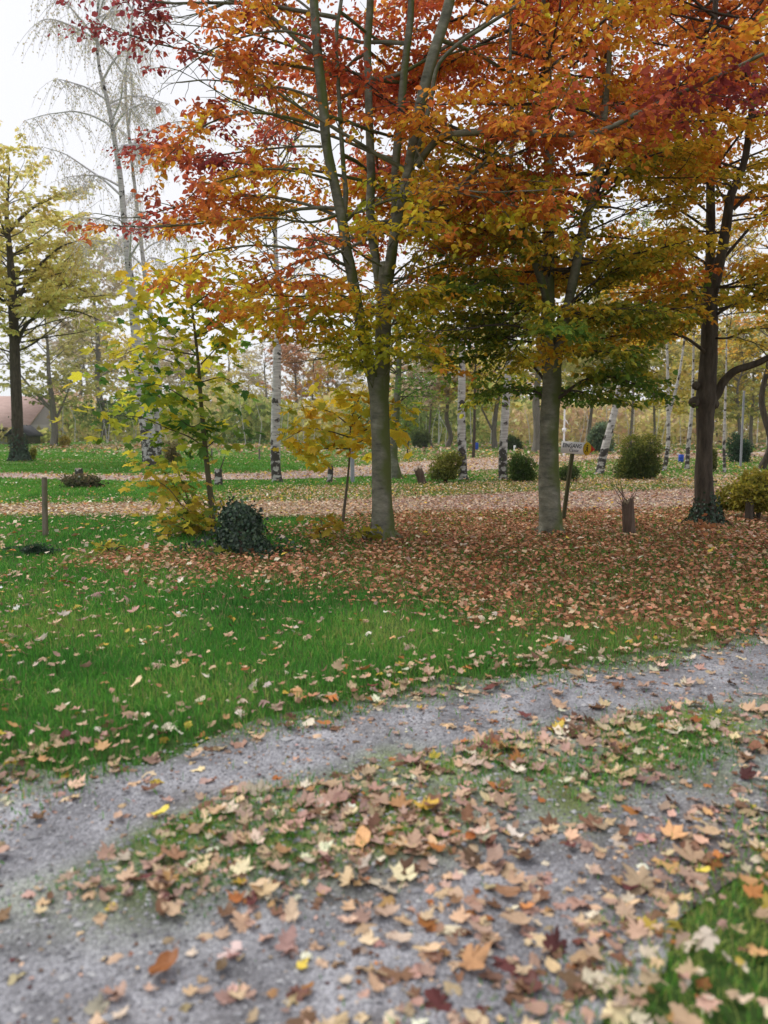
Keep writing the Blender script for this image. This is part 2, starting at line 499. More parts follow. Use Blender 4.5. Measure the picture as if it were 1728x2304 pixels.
def gravel_mat():
    m, N, L = mat_new("gravel")
    o = N.new("ShaderNodeOutputMaterial"); p = N.new("ShaderNodeBsdfPrincipled"); p.inputs["Roughness"].default_value = .85
    p.inputs["Specular IOR Level"].default_value = .25
    a = N.new("ShaderNodeAttribute"); a.attribute_name = "Col"
    tc = N.new("ShaderNodeTexCoord")
    v = N.new("ShaderNodeTexVoronoi"); v.inputs["Scale"].default_value = 95
    v2 = N.new("ShaderNodeTexVoronoi"); v2.inputs["Scale"].default_value = 240
    n = N.new("ShaderNodeTexNoise"); n.inputs["Scale"].default_value = 3.5; n.inputs["Detail"].default_value = 8
    for q in (v, v2, n):
        L.new(tc.outputs["Object"], q.inputs["Vector"])
    hsv = N.new("ShaderNodeSeparateColor"); L.new(v.outputs["Color"], hsv.inputs[0])
    hs2 = N.new("ShaderNodeSeparateColor"); L.new(v2.outputs["Color"], hs2.inputs[0])
    ad = N.new("ShaderNodeMath"); ad.operation = 'ADD'; L.new(hsv.outputs[0], ad.inputs[0]); L.new(hs2.outputs[0], ad.inputs[1])
    mr = N.new("ShaderNodeMapRange"); mr.inputs[1].default_value = 0; mr.inputs[2].default_value = 2; mr.inputs[3].default_value = .45; mr.inputs[4].default_value = 1.5
    L.new(ad.outputs[0], mr.inputs[0])
    mr2 = N.new("ShaderNodeMapRange"); mr2.inputs[1].default_value = .3; mr2.inputs[2].default_value = .7; mr2.inputs[3].default_value = .55; mr2.inputs[4].default_value = 1.35
    L.new(n.outputs[0], mr2.inputs[0])
    m1 = N.new("ShaderNodeMix"); m1.data_type = 'RGBA'; m1.blend_type = 'MULTIPLY'; m1.inputs[0].default_value = 1
    m2 = N.new("ShaderNodeMix"); m2.data_type = 'RGBA'; m2.blend_type = 'MULTIPLY'; m2.inputs[0].default_value = 1
    L.new(a.outputs["Color"], m1.inputs[6]); L.new(mr.outputs[0], m1.inputs[7])
    L.new(m1.outputs[2], m2.inputs[6]); L.new(mr2.outputs[0], m2.inputs[7])
    b = N.new("ShaderNodeBump"); b.inputs["Strength"].default_value = .9; b.inputs["Distance"].default_value = .008; b.invert = True
    L.new(v.outputs["Distance"], b.inputs["Height"])
    L.new(m2.outputs[2], p.inputs["Base Color"]); L.new(b.outputs[0], p.inputs["Normal"]); L.new(p.outputs[0], o.inputs[0])
    return m
M_GRAVEL = gravel_mat()

def stone_mat():
    m = leaf_mat("small_stones", 0.0, gloss=0.04)
    return m
M_STONE = stone_mat()

# ------------------------------------------------------------------ tree positions that shape the ground
T1 = gnd(863, 1222); T2 = gnd(1240, 1208); T3 = gnd(1588, 1186)
T4 = gnd(45, 1042); B2 = gnd(341, 1052); B1 = gnd(625, 1087)
for P_, h_, r_ in ((T1, .045, .6), (T2, .035, .6), (T3, .05, .8), (T4, .12, 1.5), (B1, .05, .8), (B2, .08, 1.3),
                   (gnd(479, 1193), .03, .9), (gnd(235, 1000), .4, 6.0), (gnd(1350, 1068), .06, .9), (gnd(1043, 1082), .05, .8)):
    MOUNDS.append((P_[0], P_[1], h_, r_))

def base(px, py):
    p = gnd(px, py)
    p[2] = float(H(p[0], p[1]))
    return p

# ------------------------------------------------------------------ ground sheet
def axis(lo_, hi_, n, k):
    t = np.linspace(-1, 1, n)
    s = np.sinh(k * t) / np.sinh(k)
    return np.where(s < 0, -s * lo_, s * hi_)

G_GREEN = np.array([.06, .17, .025]); G_TAN = np.array([.30, .21, .115]); G_BROWN = np.array([.24, .13, .07])
G_SOIL = np.array([.055, .05, .032])

def ground_colour(x, y):
    n = fbm(x * 1.7, y * 1.7, 41)
    base_c = G_SOIL * .5 + G_GREEN * .5
    near = np.broadcast_to(base_c, (len(x), 3)).copy()
    far = G_GREEN * 1.15
    k = sstep(9, 20, y)[:, None]
    c = near * (1 - k) + far * k
    c = c * (0.75 + 0.5 * n)[:, None]
    t = (tanness(x, y) * sstep(0, 1.5, y - p1_far(x)))[:, None] * .8
    c = c * (1 - t) + G_TAN * t
    cc = carpet(x, y)[:, None] * .75
    c = c * (1 - cc) + G_BROWN * cc
    p3 = (sstep(0, 1.5, p3_far(x) - y) * sstep(0, 1.5, y - p3_near(x)))[:, None]
    c = c * (1 - p3) + np.array([.36, .30, .22]) * p3
    return c

gx = axis(-900, 900, 220, 8.0)
gy = np.concatenate([np.array([-900, -300, -100, -40, -18, -9, -5, -2.5, -1, 0, .6]), 1.0 + np.geomspace(.05, 1400, 220)])
GX, GY = np.meshgrid(gx, gy)
gz = H(GX.ravel(), GY.ravel())
nx, ny = len(gx), len(gy)
ii = (np.arange(ny - 1)[:, None] * nx + np.arange(nx - 1)[None, :]).ravel()
GF = np.stack([ii, ii + 1, ii + 1 + nx, ii + nx], 1)
link("ground", mesh_np("ground", np.stack([GX.ravel(), GY.ravel(), gz], 1), GF, ground_colour(GX.ravel(), GY.ravel()), True), M_GROUND, kind="structure")

def strip(name, lo_f, hi_f, x0, x1, nxs, nys, colf, mat, lift=.006, rag=.12, f=1.7, seed=61):
    xs = np.linspace(x0, x1, nxs)
    a = lo_f(xs) + wob(xs, xs * 0, rag, f, seed) + wob(xs, xs * 0, rag * .4, f * 4, seed + 1)
    b = hi_f(xs) + wob(xs, xs * 0 + 9, rag, f, seed + 2) + wob(xs, xs * 0 + 9, rag * .4, f * 4, seed + 3)
    t = np.linspace(0, 1, nys)
    X = np.repeat(xs[None, :], nys, 0); Y = a[None, :] * (1 - t[:, None]) + b[None, :] * t[:, None]
    X = X.ravel(); Y = Y.ravel()
    Z = H(X, Y) + lift
    i_ = (np.arange(nys - 1)[:, None] * nxs + np.arange(nxs - 1)[None, :]).ravel()
    Fc = np.stack([i_, i_ + 1, i_ + 1 + nxs, i_ + nxs], 1)
    return link(name, mesh_np(name, np.stack([X, Y, Z], 1), Fc, colf(X, Y), True), mat, kind="structure")

def drive_col(x, y):
    g = np.array([.30, .30, .325]); moss = np.array([.15, .20, .055]); soil = np.array([.10, .078, .068])
    mid = sstep(-.1, .35, med_top(x) - y + wob(x, y, .25, 2.5, 71)) * sstep(-.1, .35, y - med_low(x) + wob(x, y, .25, 2.5, 72))
    n = fbm(x * 2.4, y * 2.4, 73)
    mo = (mid * (.45 + .7 * sstep(.35, .65, n)))[:, None]
    c = g * (1 - mo) + moss * mo
    low = sstep(.15, -.5, y - med_low(x)) * sstep(-1.1, -.3, x) * sstep(.45, .62, fbm(x * 1.9 + 5, y * 1.9, 74))
    low = (.8 * low)[:, None]
    c = c * (1 - low) + soil * low
    dirt = (.55 * sstep(.5, .72, fbm(x * 1.3 + 9, y * 2.6, 76)))[:, None]
    c = c * (1 - dirt) + np.array([.17, .15, .135]) * dirt
    e = sstep(.35, 0, drive_top(x) - y + wob(x, y, .15, 3, 75))[:, None] * .6
    return c * (1 - e) + moss * .8 * e

strip("gravel_track", drive_low, drive_top, -7, 11, 260, 90, drive_col, M_GRAVEL, rag=.22, f=2.9)
def path_col(c0, s):
    def f(x, y):
        n = fbm(x * .8, y * 1.6, s)
        return np.array(c0) * (.75 + .5 * n)[:, None]
    return f
strip("path", p1_near, p1_far, -24, 24, 260, 24, lambda x, y: path_col((.40, .32, .235), 81)(x, y) * (1 - sstep(-3, 2, x))[:, None] + path_col((.42, .32, .28), 81)(x, y) * sstep(-3, 2, x)[:, None], M_GRAVEL, rag=.25, f=.8, seed=83)
strip("path", p2_near, p2_far, -45, 45, 260, 20, path_col((.44, .34, .30), 82), M_GRAVEL, lift=.012, rag=.35, f=.4, seed=87)

# ------------------------------------------------------------------ grass
def in_view(x, y, m=1.2, k=.58):
    return np.abs(x) < k * y + m

def scatter(x0, x1, y0, y1, dens, r=rng):
    n = int((x1 - x0) * (y1 - y0) * dens)
    x = r.uniform(x0, x1, n); y = r.uniform(y0, y1, n)
    k = in_view(x, y)
    return x[k], y[k]

def grass_keep(x, y):
    d = on_drive(x, y, wob(x, y, .26, 2.2, 91) + wob(x, y, .12, 7, 94) - .02 - .34 * rng.random(len(x)) ** 2)
    mid = sstep(0, .3, med_top(x) - y) * sstep(0, .3, y - med_low(x))
    patch = sstep(.42, .62, fbm(x * 2.2 + 7, y * 2.2, 92))
    prob = np.where(d, (.75 * patch + .14) * mid + .012, 1.0)
    p1 = (y > p1_near(x) + .05) & (y < p1_far(x) - .05); p2 = (y > p2_near(x) + .1) & (y < p2_far(x) - .1)
    prob = np.where(p1 | p2, .012, prob)
    prob = prob * (1 - .62 * carpet(x, y))
    prob = prob * (1 - .45 * tanness(x, y) * sstep(0, 1.5, y - p1_far(x)))
    prob = prob * (.55 + .45 * sstep(.3, .55, fbm(x * 1.3, y * 1.3, 93)))
    return rng.random(len(x)) < prob

def blades(x, y, h, wd, lean, two):
    n = len(x)
    z = H(x, y) - .004
    P = np.stack([x, y, z], 1)
    az = rng.uniform(0, 2 * math.pi, n)
    side = np.stack([np.cos(az), np.sin(az), np.zeros(n)], 1)
    la = rng.uniform(0, 2 * math.pi, n)
    ln = np.abs(rng.normal(0, lean, n)) * h
    Lv = np.stack([np.cos(la) * ln, np.sin(la) * ln, np.zeros(n)], 1)
    up = np.stack([np.zeros(n), np.zeros(n), h], 1)
    hue = fbm(x * .9, y * .9, 95)
    t = np.clip(.5 + (hue - .5) * 1.6 + rng.normal(0, .22, n), 0, 1)
    c = ramp(t, [0, .5, .85, 1], [(.045, .17, .032), (.085, .295, .045), (.155, .385, .06), (.36, .42, .11)])
    dry = rng.random(n) < .05
    c[dry] = (.36, .29, .15)
    c = c * np.exp(rng.normal(0, .18, (n, 1)))
    far = sstep(12, 26, y)[:, None]
    c = c * (1 - far) + (c * .55 + np.array([.10, .20, .02]) * .6) * far
    hw = side * (wd / 2)[:, None]
    if two:
        m = P + up * .6 + Lv * .35
        tp = P + up * (.95) + Lv
        V = np.stack([P - hw, P + hw, m + hw * .8, m - hw * .8, tp + hw * .12, tp - hw * .12], 1).reshape(-1, 3)
        k = np.arange(n)[:, None] * 6
        Fc = np.concatenate([k + np.array([[0, 1, 2, 3]]), k + np.array([[3, 2, 4, 5]])])
        return V, Fc, np.repeat(c, 6, 0)
    tp = P + up + Lv
    V = np.stack([P - hw, P + hw, tp], 1).reshape(-1, 3)
    return V, np.arange(n * 3).reshape(-1, 3), np.repeat(c, 3, 0)

def grass_zone(zones, two, name, label):
    g = Geo()
    for (x0, x1, y0, y1, dens, h0, h1, w0, w1) in zones:
        x, y = scatter(x0, x1, y0, y1, dens)
        k = grass_keep(x, y); x, y = x[k], y[k]
        n = len(x)
        h = rng.uniform(h0, h1, n) * (.7 + .6 * fbm(x * 1.1, y * 1.1, 97))
        h = np.where(on_drive(x, y), h * .75, h) * (.6 + .4 * sstep(2.2, 3.4, y))
        V, Fc, C = blades(x, y, h, rng.uniform(w0, w1, n), .55, two)
        g.add(V, Fc, C)
    o = link(name, g.mesh(name, smooth=False), M_GRASS, kind="stuff")
    tag(o, label, "grass")
    return o

grass_zone([(-4, 5, 1.2, 6.0, 4200, .035, .085, .0035, .0065), (-8, 8, 6.0, 9.5, 2300, .04, .085, .005, .009)], True,
           "grass", "green grass of the near lawn between gravel track and tree row")
grass_zone([(-10, 10, 9.5, 14, 1000, .04, .08, .012, .02), (-15, 15, 14, 22, 420, .04, .08, .02, .035),
            (-28, 28, 22, 45, 75, .04, .085, .05, .09), (-50, 50, 45, 85, 14, .05, .09, .12, .2)], False,
           "grass", "short grass of the far lawns beyond the tree row")

# ------------------------------------------------------------------ loose stones on the gravel
def stones():
    x, y = scatter(-3, 4, 1.3, 5.5, 2600)
    k = on_drive(x, y, -.02) & (rng.random(len(x)) < np.clip(1.2 - .14 * y, .3, 1))
    x, y = x[k], y[k]
    n = len(x)
    s = rng.gamma(1.6, .002, n) + .0013
    z = H(x, y) + .006 + s * .2
    octv = np.array([[1, 0, 0], [0, 1, 0], [-1, 0, 0], [0, -1, 0], [0, 0, .8], [0, 0, -.8]], float)
    octf = np.array([[0, 1, 4], [1, 2, 4], [2, 3, 4], [3, 0, 4]])
    a = rng.uniform(0, 6.28, n)
    ca, sa = np.cos(a), np.sin(a)
    o5 = octv[:5][None] * (1 + rng.normal(0, .25, (n, 5, 3)))
    X = (o5[..., 0] * ca[:, None] - o5[..., 1] * sa[:, None]) * s[:, None] * 1.3 + x[:, None]
    Y = (o5[..., 0] * sa[:, None] + o5[..., 1] * ca[:, None]) * s[:, None] + y[:, None]
    Z = o5[..., 2] * s[:, None] * .8 + z[:, None]
    V = np.stack([X, Y, Z], -1).reshape(-1, 3)
    Fc = (np.arange(n)[:, None, None] * 5 + octf[None]).reshape(-1, 3)
    c = ramp(rng.random(n), [0, .3, .8, 1], [(.08, .08, .09), (.19, .19, .205), (.30, .30, .32), (.42, .42, .43)])
    o = link("gravel", mesh_np("gravel", V, Fc, np.repeat(c, 5, 0)), M_STONE, kind="stuff")
    tag(o, "loose grey gravel stones scattered over the track", "gravel")
stones()

# ------------------------------------------------------------------ leaf shapes
MAPLE = [(0, 1.0), (11, .80), (20, .78), (27, .60), (38, .76), (49, .94), (60, .76), (68, .72), (77, .55), (92, .62), (105, .70), (120, .56), (150, .46)]
OAK = [(0, 1.0), (14, .86), (22, .66), (33, .80), (45, .50), (60, .62), (75, .40), (95, .50), (115, .38), (140, .5), (160, .55)]
BEECH = [(0, 1.0), (14, .82), (30, .62), (50, .48), (75, .42), (105, .42), (130, .48), (155, .62)]

def leaf_shape(outline, curl, fold, twist, seed, stem=True):
    r = np.random.default_rng(seed)
    pts = [(math.radians(a), q) for a, q in outline] 
    half = [(q * math.cos(a), q * math.sin(a)) for a, q in pts]
    pol = half + [(-.22 if outline is not BEECH else -.72, 0.0)] + [(x, -y) for x, y in half[:0:-1]]
    pol = np.array(pol) * (1 + r.normal(0, .05, (len(pol), 1)))
    n = len(pol)
    V2 = np.vstack([[0, 0], pol])
    Fc = [(0, 1 + k, 1 + (k + 1) % n) for k in range(n)]
    x, y = V2[:, 0], V2[:, 1]
    pol_j = r.normal(0, .07, (len(x), 2)); x = x + pol_j[:, 0]; y = y + pol_j[:, 1]
    z = curl * (x ** 2) + fold * np.abs(y) + curl * .9 * y ** 2 + twist * x * y + r.normal(0, .06, len(x))
    ripple = .06 * np.sin(7 * np.arctan2(y, x) + seed) * np.hypot(x, y)
    V = np.stack([x, y, z + ripple], 1)
    if stem:
        b = V[1 + len(half)]
        st = np.array([b + (0, .018, 0), b - (0, .018, 0), b + (-.55, .012, .10), b + (-.55, -.012, .10)])
        k = len(V)
        V = np.vstack([V, st]); Fc += [(k, k + 2, k + 1), (k + 1, k + 2, k + 3)]
    return V * .5, np.array(Fc)

SHAPES = [leaf_shape(MAPLE, .35, .15, .25, 1), leaf_shape(MAPLE, -.38, .05, -.3, 2), leaf_shape(MAPLE, .6, -.2, .4, 3), leaf_shape(MAPLE, -.7, .3, .4, 4),
          leaf_shape(OAK, .6, .3, .3, 5), leaf_shape(OAK, -.6, -.1, .5, 6), leaf_shape(BEECH, .6, .35, .4, 7), leaf_shape(BEECH, -.5, .3, -.5, 8)]
SHAPE_NAME = ["maple", "maple", "maple", "maple", "oak", "oak", "beech", "beech"]

LITTER = [("tan", (.58, .41, .265)), ("pinkish brown", (.47, .305, .24)), ("cream", (.68, .58, .45)), ("brown", (.22, .12, .075)),
          ("rust orange", (.42, .17, .06)), ("yellow", (.58, .42, .08)), ("dark maroon", (.15, .055, .05)), ("orange tan", (.52, .30, .14))]
LC = np.array([c for _, c in LITTER])

def rot_mats(yaw, tiltax, tilt):
    n = len(yaw)
    c, s = np.cos(yaw), np.sin(yaw)
    Rz = np.zeros((n, 3, 3)); Rz[:, 0, 0] = c; Rz[:, 0, 1] = -s; Rz[:, 1, 0] = s; Rz[:, 1, 1] = c; Rz[:, 2, 2] = 1
    ax = np.stack([np.cos(tiltax), np.sin(tiltax), np.zeros(n)], 1)
    ct, st = np.cos(tilt), np.sin(tilt)
    K = np.zeros((n, 3, 3)); K[:, 0, 2] = ax[:, 1]; K[:, 1, 2] = -ax[:, 0]; K[:, 2, 0] = -ax[:, 1]; K[:, 2, 1] = ax[:, 0]
    R = np.eye(3)[None] + st[:, None, None] * K + (1 - ct)[:, None, None] * np.matmul(K, K)
    return np.matmul(R, Rz)

def near_leaf_density(x, y):
    mid = sstep(-.1, .35, med_top(x) - y + wob(x, y, .2, 3, 101)) * sstep(-.1, .3, y - med_low(x) + wob(x, y, .2, 3, 102))
    clump = .45 + 1.1 * sstep(.35, .68, fbm(x * 2.6, y * 2.6, 103))
    track = 20 + 150 * mid * clump
    low = sstep(.2, -.3, y - med_low(x)) * sstep(-.95, -.2, x)
    track = track + 85 * low * clump
    right = sstep(.1, .6, x) * sstep(.5, .1, np.abs(y - drive_low(x)))
    track = track + 28 * right
    leftg = sstep(-.3, -1.1, x) * (1 - mid) * sstep(3.2, 2.6, y)
    track = track * (1 - .65 * leftg)
    dt = y - drive_top(x)
    edge = np.exp(-((dt - .02) / .28) ** 2)
    lawn = 7 + 120 * edge * clump + 20 * sstep(.48, .7, fbm(x * 1.5, y * 1.5, 104)) + 14 * sstep(-1, -2.5, x)
    lawn = lawn * sstep(.6, -.8, y - carpet_low(x)) + 6 + 60 * (y < drive_low(x) + .1)
    d = np.where(on_drive(x, y), track + 70 * edge, lawn)
    return d

def near_leaves():
    dmax = 760
    x, y = scatter(-4, 5.5, 1.35, 8.6, dmax)
    k = rng.random(len(x)) < 2.9 * near_leaf_density(x, y) / dmax
    x, y = x[k], y[k]
    n = len(x)
    size = np.clip(rng.lognormal(math.log(.066), .38, n), .032, .15)
    drive = on_drive(x, y)
    size = np.where(drive, size, size * .84)
    shp = rng.choice(len(SHAPES), n, p=[.13, .12, .13, .12, .14, .12, .12, .12])
    probs_drive = np.array([.34, .35, .08, .14, .03, .012, .018, .03]); probs_lawn = np.array([.37, .20, .16, .09, .06, .06, .01, .05])
    ci = np.where(drive, rng.choice(8, n, p=probs_drive), rng.choice(8, n, p=probs_lawn))
    zg = H(x, y) + np.where(drive, .009, rng.uniform(.02, .06, n)) + size * .06
    yaw = rng.uniform(0, 6.28, n)
    tilt = np.where(drive, np.abs(rng.normal(0, .2, n)), np.abs(rng.normal(0, .38, n)))
    flip = rng.random(n) < .3
    R = rot_mats(yaw, rng.uniform(0, 6.28, n), tilt + np.where(flip, math.pi, 0) * 0)
    col = jitter(LC[ci], .22)
    dist = np.sqrt(x ** 2 + y ** 2 + CAM_H ** 2)
    vis = np.abs(x) < .49 * (y * cp + CAM_H * sp) - .02
    vis &= (CAM_H * cp - y * sp) / (y * cp + CAM_H * sp) < .655
    score = np.where(vis, size / dist, 0)
    order = np.argsort(-score)
    pick = order[:300]; rest = order[300:]
    meshes = []
    for k_, (V, Fc) in enumerate(SHAPES):
        me = mesh_np("fallen_leaf", V, Fc, smooth=True); me.materials.append(M_LEAFOBJ); meshes.append(me)
    made = []
    for i in pick:
        xi, yi = x[i], y[i]
        if not drive[i]:
            where = "on grass at lower right" if yi < drive_low(xi) + .1 else "on the lawn edge"
        elif med_low(xi) < yi < med_top(xi):
            where = "on the mossy strip between the wheel tracks"
        elif yi >= med_top(xi):
            where = "on the far wheel track"
        elif xi < -.35:
            where = "on the open gravel at lower left"
        elif xi < .35:
            where = "on the dark soil at bottom centre"
        else:
            where = "on the near wheel track"
        big = "large " if size[i] > .10 else ("small " if size[i] < .07 else "")
        where = where.replace("between the wheel tracks", "of the track")
        lab = f"{big}{LITTER[ci[i]][0]} fallen {SHAPE_NAME[shp[i]]} leaf {where}"
        o = bpy.data.objects.new("fallen_leaf", meshes[shp[i]])
        M = np.eye(4); M[:3, :3] = R[i] * size[i]; M[:3, 3] = (xi, yi, zg[i])
        o.matrix_world = Matrix(M.tolist())
        o.color = (*[float(q) for q in col[i]], 1)
        COL.objects.link(o)
        tag(o, lab, "leaf", f"{LITTER[ci[i]][0]} fallen leaves {where}")
        made.append(o)
    same = {}
    for o in made:
        same.setdefault(o["label"], []).append(o)
    ORD = ["second", "third", "fourth", "fifth", "sixth", "seventh", "eighth", "ninth", "tenth", "eleventh", "twelfth", "thirteenth", "fourteenth", "fifteenth", "sixteenth", "seventeenth", "eighteenth", "nineteenth", "twentieth"]
    for lab, os_ in same.items():
        if len(os_) < 2:
            continue
        os_.sort(key=lambda q: q.location.x / (q.location.y + .3))
        m_ = len(os_)
        for k_, q in enumerate(os_):
            if k_ == 0: w_ = "leftmost"
            elif k_ == m_ - 1: w_ = "rightmost"
            elif k_ <= m_ // 2: w_ = ORD[min(k_ - 1, 18)] + " from left"
            else: w_ = ORD[min(m_ - 2 - k_, 18)] + " from right"
            q["label"] = lab + ", " + w_
    g = Geo()
    for s_ in range(len(SHAPES)):
        V, Fc = SHAPES[s_]
        ids = rest[shp[rest] == s_]
        if not len(ids):
            continue
        W = np.einsum('nij,vj->nvi', R[ids] * size[ids][:, None, None], V) + np.stack([x[ids], y[ids], zg[ids]], 1)[:, None]
        nv = len(V)
        FF = (np.arange(len(ids))[:, None, None] * nv + Fc[None]).reshape(-1, 3)
        shade = 1 + .0 * V[:, 0]
        g.add(W.reshape(-1, 3), FF, np.repeat(col[ids], nv, 0))
    return g

GL = near_leaves()

def far_litter(g):
    def put(x, y, size, cols, lift0, lift1, tilt):
        n = len(x)
        P = np.stack([x, y, H(x, y) + rng.uniform(lift0, lift1, n)], 1)
        a = rng.uniform(0, 6.28, n)
        D = np.stack([np.cos(a), np.sin(a), rng.normal(0, tilt, n)], 1)
        N = np.stack([rng.normal(0, tilt, n), rng.normal(0, tilt, n), np.ones(n)], 1)
        V, Fc, C = leaf_faces(P, D, N, size, size * rng.uniform(.6, .9, n), cols)
        g.add(V, Fc, C)
    # crumbs of broken leaf on the track
    x, y = scatter(-3.5, 4.5, 1.3, 6, 700)
    k = on_drive(x, y, .1) & (rng.random(len(x)) < .25 + .75 * sstep(.4, .65, fbm(x * 2, y * 2, 115))); x, y = x[k], y[k]; n = len(x)
    cols = jitter(LC[rng.choice(8, n, p=[.25, .3, .05, .3, .03, 0, .05, .02])] * .85, .3)
    put(x, y, rng.uniform(.006, .024, n), cols, .006, .012, .25)
    # carpet under the beeches
    x, y = scatter(-8, 10, 5.6, 16, 620)
    c = carpet(x, y) * (.45 + .7 * fbm(x * 1.6, y * 1.6, 111))
    k = rng.random(len(x)) < c; x, y = x[k], y[k]; n = len(x)
    t = np.clip(rng.normal(.5, .26, n) + .25 * (fbm(x * .7, y * .7, 112) - .5), 0, 1)
    cols = jitter(ramp(t, [0, .25, .5, .75, 1], [(.19, .075, .042), (.37, .155, .08), (.46, .21, .115), (.53, .29, .17), (.62, .44, .28)]), .22)
    put(x, y, rng.uniform(.036, .068, n), cols, .02, .06, .4)
    # light scatter over lawns between
    x, y = scatter(-9, 9, 8.5, 17, 30)
    d = on_drive(x, y); x, y = x[~d], y[~d]; n = len(x)
    cols = jitter(LC[rng.choice(8, n, p=[.4, .15, .2, .05, .06, .08, 0, .06])], .2)
    put(x, y, rng.uniform(.05, .1, n), cols, .03, .07, .35)
    # first path, thick
    x = rng.uniform(-13, 13, 36000); y = rng.uniform(p1_near(x) - .25, p1_far(x) + .25); k = in_view(x, y); x, y = x[k], y[k]; n = len(x)
    tt = sstep(-4, 2, x)[:, None]
    cols = jitter(LC[rng.choice(8, n, p=[.38, .03, .36, .04, .02, .10, 0, .07])] * (1 - tt) + tt * LC[rng.choice(8, n, p=[.3, .38, .17, .06, .05, .01, .0, .03])], .2)
    put(x, y, rng.uniform(.045, .08, n), cols, .01, .04, .3)
    # beyond the path
    x, y = scatter(-14, 14, 15, 24, 190)
    k = rng.random(len(x)) < .05 + .8 * tanness(x, y) ** 1.3; k &= y > p1_far(x); x, y = x[k], y[k]; n = len(x)
    cols = jitter(LC[rng.choice(8, n, p=[.42, .04, .14, .05, .06, .17, 0, .12])], .2)
    put(x, y, rng.uniform(.04, .075, n), cols, .02, .07, .45)
    x, y = scatter(-28, 28, 23, 48, 42)
    p2 = (y > p2_near(x)) & (y < p2_far(x))
    k = rng.random(len(x)) < np.where(p2, 1, .03 + .55 * tanness(x, y) ** 1.3); x, y = x[k], y[k]; n = len(x)
    cols = jitter(LC[rng.choice(8, n, p=[.42, .10, .16, .05, .05, .12, 0, .10])], .18)
    put(x, y, rng.uniform(.07, .12, n), cols, .03, .08, .45)
    x, y = scatter(-50, 50, 46, 95, 3.5)
    k = rng.random(len(x)) < .05 + .9 * tanness(x, y); x, y = x[k], y[k]; n = len(x)
    cols = jitter(LC[rng.choice(8, n, p=[.32, .22, .1, .06, .08, .12, 0, .1])], .18)
    put(x, y, rng.uniform(.2, .35, n), cols, .04, .1, .4)
far_litter(GL)
_o = link("leaf_litter", GL.mesh("leaf_litter", smooth=False), M_LITTER, kind="stuff")
tag(_o, "tan and rust leaf litter strewn over grass, track and paths", "fallen leaves")

